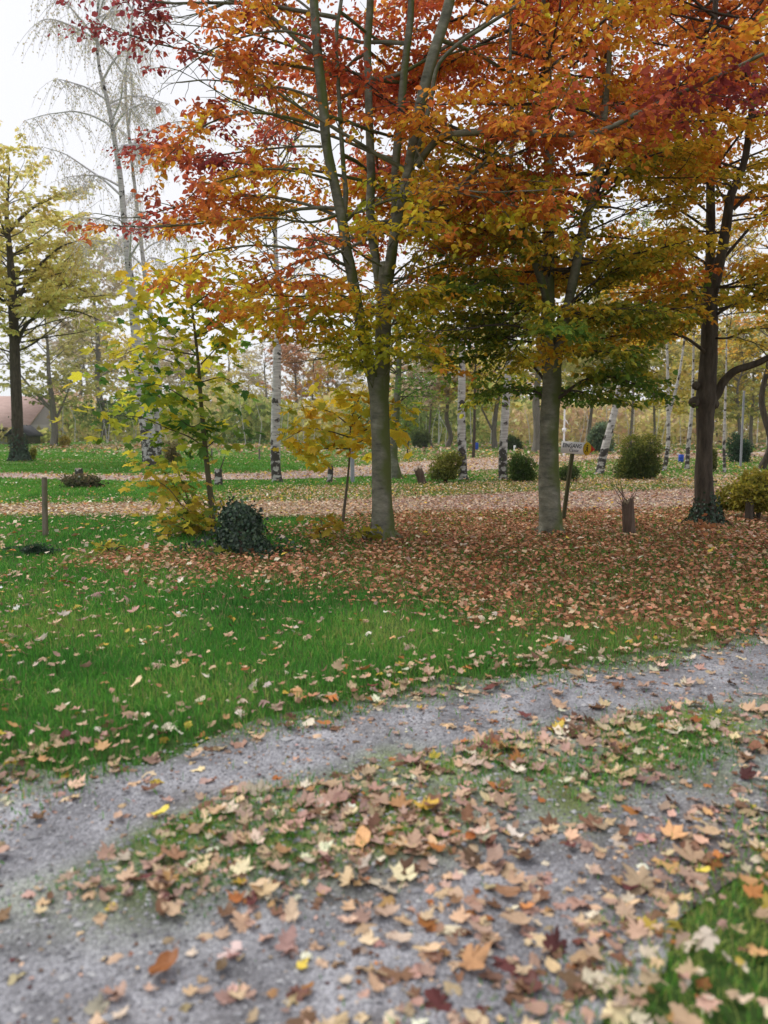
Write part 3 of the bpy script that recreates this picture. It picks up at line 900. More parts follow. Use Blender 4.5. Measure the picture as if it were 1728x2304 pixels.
# ------------------------------------------------------------------ tree machinery
class Tree:
    def __init__(self, seed):
        self.r = np.random.default_rng(seed)
        self.trunk, self.boughs, self.twigs = Geo(), [], Geo()
        self.P, self.D, self.N = [], [], []

    def stem(self, pts, radii, sides=12, m=None, ridge=.06, geo=None, freq=5.0):
        m = m or max(8, 6 * len(pts))
        P, R = resample(pts, radii, m)
        V, Fc = tube(P, R, sides, ridge, int(self.r.integers(999)), freq)
        (geo or self.trunk).add(V, Fc)
        return P, R

    def bough(self, pts, r0, r1=.008, sides=6, m=None, sep=True):
        pts = np.asarray(pts, float)
        m = m or max(6, 4 * len(pts))
        P, R = resample(pts, np.linspace(r0, r1, len(pts)), m)
        V, Fc = tube(P, R, sides, .05, int(self.r.integers(999)))
        if sep:
            self.boughs.append((V, Fc))
        else:
            self.trunk.add(V, Fc)
        return P

    def grow(self, p, d, L, up=.0, n=8, jit=.14):
        """a curved random polyline"""
        d = np.asarray(d, float) / np.linalg.norm(d)
        P = [np.asarray(p, float)]
        for k in range(n - 1):
            d = d + self.r.normal(0, jit, 3) + np.array([0, 0, up])
            d /= np.linalg.norm(d)
            P.append(P[-1] + d * L / (n - 1))
        return np.array(P)

    def spray(self, P, f0=.2, ds=.2, lt=.9, droop=-.05, tds=.062, tl=(.14, .34), nl=6, lsp=.05, flat=.6, wood=True, end=True, zmin=0):
        """twigs and leaves along a bough polyline, laid out in near-horizontal sheets"""
        r = self.r
        seg = np.linalg.norm(np.diff(P, axis=0), axis=1)
        cum = np.concatenate([[0], np.cumsum(seg)])
        Ltot = cum[-1]
        s = f0 * Ltot + r.uniform(0, ds)
        side = 1 if r.random() < .5 else -1
        while s < Ltot:
            i = min(np.searchsorted(cum, s) - 1, len(P) - 2); i = max(i, 0)
            f = (s - cum[i]) / max(seg[i], 1e-6)
            p = P[i] * (1 - f) + P[i + 1] * f
            d = P[i + 1] - P[i]; d /= np.linalg.norm(d) + 1e-9
            fr = s / Ltot
            a = side * math.radians(r.uniform(32, 68))
            dh = np.array([d[0] * math.cos(a) - d[1] * math.sin(a), d[0] * math.sin(a) + d[1] * math.cos(a), 0.6 * d[2] + r.normal(.03, .14)])
            if np.linalg.norm(dh[:2]) < .2:
                b = r.uniform(0, 6.28); dh = np.array([math.cos(b), math.sin(b), .2])
            L = lt * (1.05 - .62 * fr) * r.uniform(.55, 1.2)
            self.twig(p, dh, L, droop, tds, tl, nl, lsp, flat, wood, zmin)
            side = -side
            s += ds * r.uniform(.6, 1.4)
        if end:
            self.twig(P[-1], P[-1] - P[-2], lt * .5, droop, tds, tl, nl, lsp, flat, wood, zmin)

    def twig(self, p, d, L, droop, tds, tl, nl, lsp, flat, wood, zmin=0):
        r = self.r
        Q = self.grow(p, d, L, droop + r.normal(0, .07), 5, .16)
        if wood:
            V, Fc = tube(Q, np.linspace(.009 if L > .5 else .006, .003, 5), 3)
            self.twigs.add(V, Fc)
        n = max(2, int(L / tds))
        t = (np.arange(n) + r.uniform(.3, 1, n)) / n * 4
        i = np.clip(np.floor(t).astype(int), 0, 3); f = (t - i)[:, None]
        A = Q[i] * (1 - f) + Q[i + 1] * f
        dd = Q[i + 1] - Q[i]; dd /= np.linalg.norm(dd, axis=1)[:, None] + 1e-9
        sgn = np.where(np.arange(n) % 2 == 0, 1, -1) * np.radians(r.uniform(35, 75, n))
        c, s = np.cos(sgn), np.sin(sgn)
        td = np.stack([dd[:, 0] * c - dd[:, 1] * s, dd[:, 0] * s + dd[:, 1] * c, dd[:, 2] * .5 + r.normal(-.08, .28, n)], 1)
        ln = r.uniform(*tl, n)
        k = np.arange(nl)
        u = (k[None, :] + r.uniform(.2, 1.0, (n, nl))) / nl
        pos = A[:, None, :] + td[:, None, :] * (ln[:, None] * u)[..., None]
        sg = np.where(k % 2 == 0, 1, -1)[None, :] * np.radians(r.uniform(20, 75, (n, nl)))
        c, s = np.cos(sg), np.sin(sg)
        tx, ty = td[:, 0][:, None], td[:, 1][:, None]
        ld = np.stack([tx * c - ty * s, tx * s + ty * c, r.normal(-.35, .42, (n, nl))], -1)
        nm = np.stack([r.normal(0, flat, (n, nl)), r.normal(0, flat, (n, nl)), np.ones((n, nl))], -1)
        pos = pos + r.normal(0, .015, pos.shape)
        pos = pos.reshape(-1, 3)
        ok = pos[:, 2] > zmin
        self.P.append(pos[ok]); self.D.append(ld.reshape(-1, 3)[ok]); self.N.append(nm.reshape(-1, 3)[ok])

    def roots(self, b, r0, n, reach):
        a0 = self.r.uniform(0, 6.28)
        for k in range(n):
            a = a0 + k * 6.283 / n + self.r.normal(0, .25)
            d = np.array([math.cos(a), math.sin(a), 0]); L = reach * self.r.uniform(.6, 1.2)
            Q = np.array([b + d * r0 * .35 + (0, 0, .34), b + d * r0 * .8 + (0, 0, .15), b + d * (r0 + L * .35) + (0, 0, .065), b + d * (r0 + L) + (0, 0, -.03)])
            P, R = resample(Q, [r0 * .42, r0 * .40, r0 * .26, r0 * .08], 10)
            V, Fc = tube(P, R, 8, .1, k); self.trunk.add(V, Fc)

    def fill(self, stems, zlo, zhi, count, Lf, elev, ds, lt, azf=None, up=.0, f0=.2, r0=.03, **kw):
        """random boughs off the given stem polylines between two heights"""
        r = self.r
        k = 0; az = r.uniform(0, 6.28); tries = 0
        while k < count and tries < count * 30:
            tries += 1
            S = stems[int(r.integers(len(stems)))]
            z = r.uniform(zlo, zhi)
            j = int(np.argmin(np.abs(S[:, 2] - z)))
            if abs(S[j, 2] - z) > .5:
                continue
            az += 2.4 + r.normal(0, .35)
            d = np.array([math.sin(az), math.cos(az)])
            if azf is not None and r.random() > azf(d, S[j]):
                continue
            L = Lf(S[j], d) * r.uniform(.75, 1.15)
            if L < .3:
                continue
            e = math.radians(elev(S[j]) + r.normal(0, 9))
            dd = np.array([d[0] * math.cos(e), d[1] * math.cos(e), math.sin(e)])
            B = self.grow(S[j], dd, L, up, 9, .10)
            if B[:, 2].min() < 1.4:
                B[:, 2] = np.maximum(B[:, 2], 1.4 + .2 * r.random())
            B2_ = self.bough(B, min(r0, .0075 * L + .005), .004, 5, 10)
            self.spray(B2_, f0, ds, lt, **kw)
            k += 1

    def finish(self, name, label, origin, colf, leaf=(.055, .085), ratio=.62, mat=None, twigmat=None, leafmat=None, cat="tree", group=None, six=False, thin=None, boughs_joined=False):
        o = thing(name, label, cat, origin, group)
        mat = mat or M_BARK
        link("trunk", self.trunk.mesh("trunk", origin), mat, o)
        if self.boughs:
            if boughs_joined:
                g = Geo()
                for V, Fc in self.boughs:
                    g.add(V, Fc)
                b = link("limbs", g.mesh("limbs", origin), twigmat or mat, o); b["kind"] = "stuff"
            else:
                for V, Fc in self.boughs:
                    g = Geo(); g.add(V, Fc)
                    link("bough", g.mesh("bough", origin), twigmat or mat, o)
        if self.twigs.V:
            b = link("twigs", self.twigs.mesh("twigs", origin), twigmat or M_TWIG, o); b["kind"] = "stuff"
        if self.P:
            P = np.concatenate(self.P); D = np.concatenate(self.D); N = np.concatenate(self.N)
            if thin is not None:
                k = thin(P); P, D, N = P[k], D[k], N[k]
            n = len(P)
            L = self.r.uniform(*leaf, n)
            C = colf(P, self.r)
            V, Fc, CC = leaf_faces(P, D, N, L, L * ratio * self.r.uniform(.8, 1.15, n), C, six)
            b = link("crown", mesh_np("crown", V - np.asarray(origin, float), Fc, CC), leafmat or M_FOL, o); b["kind"] = "stuff"
            o["_n"] = n
        return o

def px_line(pts, Y0):
    """pts: (px, py[, depth offset])"""
    return np.array([at(p[0], p[1], Y0 + (p[2] if len(p) > 2 else 0)) for p in pts])

def autumn(axis_xy, zr, rr, stops, cols, noise=.35, clump=1.1, bright=.22, seed=1, bias=0.0, wz=.4, wr=.6):
    def f(P, r):
        d = np.hypot(P[:, 0] - axis_xy[0], P[:, 1] - axis_xy[1]) / rr
        hz = (P[:, 2] - zr[0]) / (zr[1] - zr[0])
        nn = vn3(P[:, 0] * clump, P[:, 1] * clump, P[:, 2] * clump * 1.8, seed) - .5
        t = wr * d + wz * hz + bias + noise * nn * 2 + r.normal(0, .10, len(P))
        return jitter(ramp(t, stops, cols), bright, r)
    return f

# ------------------------------------------------------------------ first beech (centre)
def beech_one():
    t = Tree(101)
    Y = T1[1]; b = T1.copy(); b[2] = float(H(b[0], b[1])) - .05
    R = lambda w_: mpx(w_, Y) / 2 * .84
    tr = px_line([(863, 1230), (862, 1195), (859, 1110), (857, 990), (853, 900), (853, 850)], Y); tr[0, 2] = b[2]
    t.stem(tr, [R(84), R(64), R(54), R(50), R(50), R(44)], 18, 40, .05)
    t.roots(b, R(56), 6, .28)
    right = px_line([(858, 930), (860, 850), (862, 750, .02), (866, 640, .05), (868, 590, .05)], Y)
    SR, _ = t.stem(right, [R(34), R(40), R(42), R(38), R(30)], 14, 26, .06)
    left = px_line([(848, 930), (838, 850, -.02), (826, 792, -.08), (805, 690, -.15), (788, 600, -.2), (781, 570, -.22), (768, 488, -.26), (751, 407, -.3), (735, 325, -.34), (727, 230, -.36), (716, 136, -.4), (708, 27, -.42), (698, -160, -.45), (700, -420, -.4), (710, -700, -.3)], Y)
    SL, _ = t.stem(left, [R(28), R(32), R(30), R(28), R(27), R(27), R(27), R(25), R(24), R(24), R(23), R(22), R(18), R(12), R(4)], 12, 80, .06)
    mid = px_line([(856, 660, .1), (846, 590, .2), (836, 520, .3), (833, 461, .35), (835, 393, .4), (830, 244, .45), (827, 108, .5), (833, 0, .5), (836, -250, .6), (830, -550, .7)], Y)
    SM, _ = t.stem(mid, [R(22), R(24), R(24), R(24), R(23), R(21), R(20), R(19), R(13), R(4)], 10, 60, .06)
    r1 = px_line([(872, 640, .05), (884, 560, .1), (891, 461, .15), (890, 380, .2), (900, 271, .25), (911, 149, .3), (922, 54, .3), (925, 0, .3), (930, -250, .4), (920, -600, .4)], Y)
    S1, _ = t.stem(r1, [R(26), R(26), R(24), R(22), R(22), R(20), R(18), R(17), R(12), R(4)], 10, 60, .06)
    r2 = px_line([(872, 620, 0), (886, 540, -.05), (899, 480, -.1), (911, 434, -.15), (930, 325, -.2), (947, 230, -.25), (971, 136, -.3), (993, 68, -.3), (1012, 0, -.3), (1060, -220, -.3), (1090, -560, -.2)], Y)
    S2, _ = t.stem(r2, [R(24), R(28), R(28), R(29), R(28), R(27), R(27), R(26), R(26), R(16), R(4)], 12, 64, .06)
    l2 = px_line([(772, 500, -.24), (778, 434, -.2), (773, 380, -.15), (764, 244, -.05), (757, 81, 0), (768, 0, 0), (790, -200, .1)], Y)
    SL2, _ = t.stem(l2, [R(16), R(13), R(12), R(11), R(10), R(9), R(5)], 8, 30, .05)
    r3 = px_line([(925, 380, -.18), (944, 330, -.25), (958, 271, -.35), (971, 217, -.4), (985, 149, -.5), (1030, 100, -.6), (1090, 60, -.8), (1180, 0, -1.0), (1260, -80, -1.1)], Y)
    SR3, _ = t.stem(r3, [R(15), R(14), R(12), R(11), R(10), R(9), R(8), R(6), R(4)], 8, 34, .05)
    stems = [SL, SM, S1, S2, SL2, SR]
    # traced boughs
    sp = dict(ds=.17, lt=1.0, nl=8)
    limb = t.bough(px_line([(940, 372, -.2), (965, 335, -.4), (1000, 307, -.6), (1083, 296, -.9), (1167, 297, -1.2), (1250, 302, -1.5), (1344, 297, -1.8), (1427, 260, -2.0), (1500, 224, -2.1), (1625, 167, -2.3), (1740, 110, -2.4)], Y), R(19), R(6), 8, 50)
    t.spray(limb, .18, .15, 1.15, nl=8)
    for pts, w_ in [([(716, 285, -.35), (672, 271, -.5), (599, 255, -.8), (521, 260, -1.0), (443, 292, -1.2), (380, 349, -1.3)], 12),
                    ([(785, 600, -.2), (735, 580, -.4), (660, 560, -.7), (580, 552, -.9), (500, 560, -1.1), (420, 580, -1.3)], 12),
                    ([(805, 690, -.15), (755, 660, -.35), (677, 667, -.7), (588, 661, -1.0), (520, 640, -1.2)], 10),
                    ([(735, 330, -.3), (660, 330, .1), (560, 340, .3), (470, 350, .5), (380, 340, .6), (330, 335, .7)], 10),
                    ([(768, 490, -.2), (690, 460, .1), (580, 440, .4), (480, 450, .6), (380, 470, .7), (300, 490, .8), (215, 480, .9)], 12),
                    ([(770, 480, -.2), (700, 500, -.6), (600, 490, -1.0), (480, 500, -1.4), (370, 510, -1.6), (280, 510, -1.8)], 10),
                    ([(727, 230, -.36), (650, 200, -.1), (560, 190, .1), (470, 180, .3), (400, 185, .5)], 10),
                    ([(712, 90, -.4), (640, 70, -.6), (560, 80, -.8), (480, 110, -1.0), (420, 150, -1.1)], 9),
                    ([(708, 30, -.4), (650, -10, -.2), (570, -20, 0), (480, 20, .2), (400, 40, .3)], 9),
                    ([(700, -120, -.4), (640, -150, -.6), (540, -130, -.9), (440, -90, -1.0)], 9),
                    ([(751, 407, -.3), (690, 390, -.7), (600, 380, -1.2), (520, 400, -1.6), (450, 420, -1.9)], 9),
                    ([(862, 760, .02), (905, 700, .0), (960, 660, -.2), (1030, 640, -.4), (1090, 650, -.5)], 9),
                    ([(868, 640, .05), (920, 590, .2), (990, 560, .3), (1060, 560, .4), (1130, 580, .4)], 9),
                    ([(911, 434, -.15), (980, 430, -.6), (1060, 440, -1.0), (1140, 460, -1.3), (1200, 470, -1.5)], 10),
                    ([(930, 325, -.2), (980, 400, -.8), (1060, 430, -1.3), (1170, 430, -1.7), (1270, 425, -2.0)], 8),
                    ([(971, 136, -.3), (1050, 110, .1), (1140, 90, .4), (1230, 80, .6)], 8),
                    ([(826, 790, -.1), (790, 740, -.3), (730, 720, -.5), (670, 730, -.7)], 7),
                    ([(846, 890, .0), (810, 820, -.3), (760, 780, -.5), (700, 765, -.7), (640, 770, -.8)], 6),
                    ([(842, 860, .0), (800, 790, .3), (745, 740, .6), (680, 720, .8), (620, 720, 1.0)], 6),
                    ([(828, 790, .0), (790, 720, -.4), (730, 690, -.8), (660, 690, -1.1), (590, 700, -1.3)], 6),
                    ([(860, 860, .0), (890, 810, -.3), (920, 800, -.5), (960, 810, -.6)], 5),
                    ([(862, 720, .0), (880, 680, -.4), (900, 650, -.8), (930, 640, -1.1)], 5),
                    ([(862, 700, .0), (840, 660, -.5), (810, 640, -.9), (770, 640, -1.2)], 5),
                    ([(850, 800, .0), (870, 770, -.4), (895, 760, -.7), (930, 770, -.9)], 5),
                    ([(788, 600, -.2), (760, 560, -.7), (730, 550, -1.1), (690, 560, -1.4)], 6),
                    ([(872, 560, .0), (900, 520, -.6), (930, 500, -1.1), (980, 500, -1.5)], 6),
                    ([(833, 470, .3), (860, 440, -.2), (880, 420, -.7), (900, 410, -1.1)], 6),
                    ([(802, 680, -.1), (770, 640, .3), (720, 620, .7), (660, 620, 1.0), (600, 630, 1.2)], 7),
                    ([(868, 640, .1), (940, 620, .5), (1020, 600, .9), (1100, 610, 1.2)], 7),
                    ([(838, 860, -.05), (800, 810, -.3), (760, 800, -.5), (710, 810, -.6)], 6)]:
        Bp = t.bough(px_line(pts, Y), R(w_ * .75), R(2.2), 6, 26)
        t.spray(Bp, .22, .17, 1.0, nl=8)
    # fill
    def Lf(p, d):
        return 1.0 + 2.4 * sstep(2.5, 4.5, p[2]) * sstep(12, 8, p[2]) * (1.0 - .25 * (d[1] < -.3))
    t.fill(stems, 3.6, 7.2, 34, Lf, lambda p: 12, .2, .9, azf=lambda d, p: .14 if d[1] < -.35 else 1.0, nl=7)
    t.fill(stems, 7.2, 11.5, 12, lambda p, d: 1.0 + .5 * (12 - p[2]), lambda p: 30, .26, .9, nl=7)
    t.fill([SR, SL], 2.7, 3.7, 8, lambda p, d: 1.3, lambda p: 15, .2, .6, azf=lambda d, p: .35 if d[1] < -.2 else 1.0, nl=7)
    cf0 = autumn((T1[0], T1[1]), (2.2, 8.0), 4.6, [0, .16, .30, .50, .72, 1.0],
                 [(.46, .48, .04), (.80, .64, .05), (.78, .42, .045), (.70, .235, .05), (.52, .125, .06), (.31, .065, .07)], .42, .9, .22, 5, bias=.10, wz=.34, wr=.50)
    def cf(P, r):
        Q = P.copy(); Q[:, 0] -= 2.6 * sstep(-.8, -3.4, P[:, 0])
        low = sstep(4.3, 3.3, P[:, 2])
        Q[:, 2] -= 2.2 * low
        return cf0(Q, r)
    def thin(P):
        v = vn3(P[:, 0] * .85, P[:, 1] * .85, P[:, 2] * 1.7, 77)
        lf = sstep(-1.6, -3.8, P[:, 0] - 0)
        front = (P[:, 1] < T1[1] + .05) & (P[:, 0] > -1.3) & (P[:, 0] < 1.1) & (P[:, 2] > 3.9)
        lowz = sstep(4.1, 3.5, P[:, 2])
        keep = (v > .37 + .15 * lf + .06 * lowz) & (t.r.random(len(P)) < 1 - .15 * lowz) & ~(front & (t.r.random(len(P)) < .68)) & (t.r.random(len(P)) < 1 - .55 * lf)
        return keep
    return t.finish("beech_tree", "multi-stemmed orange autumn beech with smooth grey trunk in the centre", b, cf, (.052, .105), .66, M_BEECH, M_BEECH, six=True, thin=thin)
o1 = beech_one()

# ------------------------------------------------------------------ second beech (by the sign)
def beech_two():
    t = Tree(202)
    Y = T2[1]; b = T2.copy(); b[2] = float(H(b[0], b[1])) - .05
    R = lambda w_: mpx(w_, Y) / 2 * .84
    tr = px_line([(1240, 1216), (1239, 1185), (1236, 1100), (1235, 1000), (1238, 920), (1242, 860), (1242, 800)], Y); tr[0, 2] = b[2]
    t.stem(tr, [R(84), R(64), R(57), R(50), R(50), R(50), R(44)], 18, 40, .06)
    t.roots(b, R(58), 5, .24)
    A = px_line([(1238, 840), (1234, 760, .05), (1233, 700, .1), (1234, 579, .15), (1235, 509, .2), (1234, 317, .25), (1229, 78, .3), (1225, 0, .3), (1220, -300, .4), (1235, -700, .4)], Y)
    SA, _ = t.stem(A, [R(42), R(40), R(36), R(32), R(29), R(26), R(23), R(20), R(13), R(4)], 12, 60, .06)
    Bm = px_line([(1250, 850), (1262, 760, -.1), (1277, 690, -.15), (1292, 620, -.2), (1303, 561, -.2), (1317, 492, -.25), (1335, 450, -.3), (1352, 380, -.3), (1362, 250, -.3), (1372, 100, -.3), (1380, -200, -.3), (1390, -500, -.3)], Y)
    SB, _ = t.stem(Bm, [R(24), R(25), R(25), R(25), R(23), R(22), R(20), R(17), R(14), R(12), R(8), R(4)], 12, 60, .06)
    C = px_line([(1236, 700), (1223, 648, -.1), (1207, 600, -.2), (1195, 561, -.3), (1171, 509, -.4), (1157, 457, -.5), (1150, 380, -.6), (1152, 280, -.7), (1148, 150, -.7), (1150, -100, -.7)], Y)
    SC, _ = t.stem(C, [R(18), R(21), R(20), R(19), R(17), R(14), R(12), R(10), R(8), R(4)], 9, 44, .06)
    Dm = px_line([(1292, 620, -.2), (1310, 540, .3), (1330, 440, .6), (1345, 330, .8), (1355, 200, .9), (1362, 0, 1.0), (1370, -300, 1.0)], Y)
    SD, _ = t.stem(Dm, [R(16), R(18), R(16), R(14), R(12), R(10), R(4)], 9, 36, .06)
    stems = [SA, SB, SC, SD]
    for pts, w_ in [([(1335, 450, -.3), (1373, 415, -.4), (1429, 366, -.6), (1500, 340, -.8), (1570, 330, -.9)], 12),
                    ([(1234, 900, 0), (1262, 892, -.1), (1289, 871, -.2), (1330, 850, -.4), (1390, 850, -.5), (1440, 870, -.5)], 14),
                    ([(1236, 880, 0), (1216, 843, .1), (1185, 816, .2), (1140, 800, .3), (1080, 800, .4), (1020, 810, .4)], 12),
                    ([(1234, 900, .05), (1200, 880, .4), (1150, 880, .8), (1100, 890, 1.0)], 9),
                    ([(1250, 880, .05), (1300, 880, .6), (1350, 895, 1.0), (1390, 905, 1.3)], 9),
                    ([(1277, 690, -.15), (1330, 640, -.4), (1400, 600, -.6), (1470, 590, -.8)], 11),
                    ([(1262, 760, -.1), (1320, 720, -.5), (1390, 700, -.8), (1460, 700, -1.0)], 11),
                    ([(1233, 700, .1), (1190, 690, .4), (1130, 670, .6), (1070, 680, .8)], 9),
                    ([(1223, 648, -.1), (1180, 640, -.4), (1120, 630, -.7), (1060, 640, -1.0), (1000, 650, -1.2)], 9),
                    ([(1234, 760, .1), (1190, 740, -.3), (1120, 730, -.7), (1050, 740, -1.0), (970, 745, -1.2)], 9),
                    ([(1262, 790, -.1), (1300, 790, -.6), (1350, 790, -1.0), (1400, 800, -1.2)], 9)]:
        Bp = t.bough(px_line(pts, Y), R(w_ * .8), R(2.2), 6, 24)
        t.spray(Bp, .2, .15, 1.0, nl=8)
    t.fill(stems, 2.7, 4.6, 34, lambda p, d: 2.1, lambda p: 6, .17, .9, azf=lambda d, p: .3 if d[1] < -.35 else 1.0, nl=8)
    t.fill(stems, 4.4, 7.5, 34, lambda p, d: 2.9, lambda p: 14, .19, 1.0, azf=lambda d, p: .45 if d[1] < -.35 else 1.0, nl=7)
    t.fill(stems, 7.5, 12, 12, lambda p, d: 1.0 + .5 * (12.4 - p[2]), lambda p: 30, .26, .9, nl=7)
    cf = autumn((T2[0] + .3, T2[1]), (2.1, 8.0), 4.2, [0, .16, .34, .52, .70, .88, 1.0],
                [(.10, .19, .03), (.22, .28, .035), (.52, .44, .045), (.80, .52, .045), (.82, .36, .045), (.72, .20, .045), (.54, .11, .05)], .40, .9, .24, 15, bias=-.04, wz=.98, wr=.36)
    def thin(P):
        v = vn3(P[:, 0] * .9, P[:, 1] * .9, P[:, 2] * 1.8, 78)
        return v > .35
    return t.finish("beech_tree", "green to orange beech with grey trunk beside the yellow entrance sign", b, cf, (.052, .105), .66, M_BEECH, M_BARK, six=True, thin=thin)
o2 = beech_two()

# ------------------------------------------------------------------ third tree (dark, right)
def oak_three():
    t = Tree(303)
    Y = T3[1]; b = T3.copy(); b[2] = float(H(b[0], b[1])) - .05
    R = lambda w_: mpx(w_, Y) / 2 * .84
    tr = px_line([(1592, 1196), (1589, 1170), (1585, 1120), (1583, 1060), (1586, 980), (1587, 930), (1588, 900), (1591, 855), (1595, 800), (1597, 740), (1597, 650)], Y); tr[0, 2] = b[2]
    t.stem(tr, [R(92), R(66), R(50), R(44), R(42), R(46), R(54), R(48), R(44), R(42), R(36)], 18, 60, .09)
    t.roots(b, R(52), 6, .3)
    # burls on the left of the trunk
    for (bx, by, br) in ((1562, 905, 13), (1566, 868, 10), (1606, 910, 12)):
        c = at(bx, by, Y - .02); u = mpx(br, Y)
        P = np.array([c + np.array([0, 0, -u]), c + np.array([0, 0, -.6 * u]), c, c + np.array([0, 0, .6 * u]), c + np.array([0, 0, u])])
        V, Fc = tube(P, np.array([.1, .8, 1, .8, .1]) * u, 10, .15, 5); t.trunk.add(V, Fc)
    A = px_line([(1595, 700), (1598, 600, .1), (1599, 509, .1), (1599, 405, .2), (1602, 250, .25), (1606, 100, .3), (1610, 0, .3), (1615, -300, .3), (1610, -600, .3)], Y)
    SA, _ = t.stem(A, [R(30), R(26), R(24), R(22), R(19), R(16), R(14), R(9), R(4)], 10, 50, .07)
    Bm = px_line([(1598, 690), (1618, 600, -.1), (1634, 509, -.2), (1645, 439, -.2), (1668, 387, -.25), (1683, 317, -.3), (1695, 200, -.3), (1705, 50, -.3), (1715, -250, -.3)], Y)
    SB, _ = t.stem(Bm, [R(24), R(26), R(26), R(22), R(18), R(17), R(14), R(11), R(5)], 10, 50, .07)
    lr = t.bough(px_line([(1596, 905), (1614, 887, -.05), (1627, 860, -.1), (1654, 834, -.2), (1690, 822, -.3), (1717, 811, -.4), (1770, 780, -.6), (1850, 740, -.8)], Y), R(26), R(12), 8, 36)
    t.spray(lr, .5, .17, .9, nl=7)
    stems = [SA, SB]
    for pts, w_ in [([(1650, 471, -.2), (1690, 432, -.3), (1728, 415, -.4), (1800, 380, -.5), (1880, 370, -.6)], 14),
                    ([(1620, 590, -.1), (1648, 558, -.2), (1690, 509, -.3), (1728, 467, -.4), (1800, 430, -.5)], 15),
                    ([(1594, 800), (1568, 777, -.2), (1533, 756, -.4), (1481, 748, -.6), (1401, 753, -.9), (1340, 765, -1.0)], 14),
                    ([(1596, 660), (1560, 660, .1), (1512, 669, -.1), (1446, 683, -.3), (1383, 701, -.5), (1330, 720, -.6)], 11),
                    ([(1596, 720), (1640, 690, -.2), (1690, 670, -.4), (1760, 640, -.6)], 12),
                    ([(1598, 600, .1), (1550, 570, -.1), (1490, 560, -.3), (1430, 570, -.4)], 10),
                    ([(1599, 520, .1), (1540, 480, .2), (1480, 450, .3), (1420, 450, .4)], 10),
                    ([(1596, 760), (1640, 760, -.3), (1690, 740, -.6), (1740, 740, -.8)], 9),
                    ([(1599, 420, .2), (1560, 380, 0), (1500, 340, -.2), (1430, 330, -.4)], 9)]:
        Bp = t.bough(px_line(pts, Y), R(w_ * .8), R(2.2), 6, 24)
        t.spray(Bp, .25, .17, 1.0, nl=7)
    t.fill(stems + [resample(tr[-4:], np.ones(4), 12)[0]], 3.0, 5.2, 18, lambda p, d: 2.0, lambda p: 10, .19, .8, azf=lambda d, p: .35 if d[1] < -.35 else 1.0, nl=7)
    t.fill(stems, 5.0, 8.6, 34, lambda p, d: 2.7, lambda p: 18, .21, .95, azf=lambda d, p: .45 if d[1] < -.35 else 1.0, nl=7)
    t.fill(stems, 8.6, 12.5, 10, lambda p, d: 1.0 + .5 * (12.8 - p[2]), lambda p: 30, .28, .9, nl=7)
    cf = autumn((T3[0], T3[1]), (2.6, 8.5), 4.2, [0, .2, .4, .6, .8, 1.0],
                [(.30, .30, .035), (.60, .44, .045), (.78, .42, .045), (.72, .25, .04), (.56, .15, .04), (.44, .09, .045)], .40, .9, .22, 25, bias=.06, wz=.66, wr=.3)
    def thin(P):
        v = vn3(P[:, 0] * .9, P[:, 1] * .9, P[:, 2] * 1.6, 79)
        gap = sstep(6.0, 7.2, P[:, 0]) * sstep(4.0, 4.8, P[:, 2]) * sstep(7.6, 6.2, P[:, 2]) * .35
        return v > .36 + gap
    o = t.finish("oak_tree", "dark-barked tree with knobbly burls and low right limb at right", b, cf, (.052, .105), .68, M_BARK, M_BARK, six=True, thin=thin)
    # ivy round the foot
    r = np.random.default_rng(5)
    n = 900
    h = np.abs(r.normal(0, .22, n)); a = r.uniform(0, 6.28, n)
    rad = np.interp(h, [0, .1, .35, .8, 1.4], [mpx(46, Y) + .05, mpx(36, Y), mpx(25, Y), mpx(20, Y), mpx(19, Y)]) + r.uniform(0, .03, n)
    P = np.stack([b[0] + np.cos(a) * rad, b[1] + np.sin(a) * rad, b[2] + .04 + h], 1)
    Nn = np.stack([np.cos(a), np.sin(a), r.normal(.3, .3, n)], 1)
    D = np.stack([r.normal(0, .5, n), r.normal(0, .5, n), -np.ones(n)], 1)
    C = jitter(np.broadcast_to((.02, .05, .022), (n, 3)), .3, r)
    V, Fc, CC = leaf_faces(P, D, Nn, r.uniform(.03, .055, n), r.uniform(.03, .05, n), C, True)
    q = link("ivy", mesh_np("ivy", V - b, Fc, CC), M_IVY, o); q["kind"] = "stuff"
    return o
o3 = oak_three()

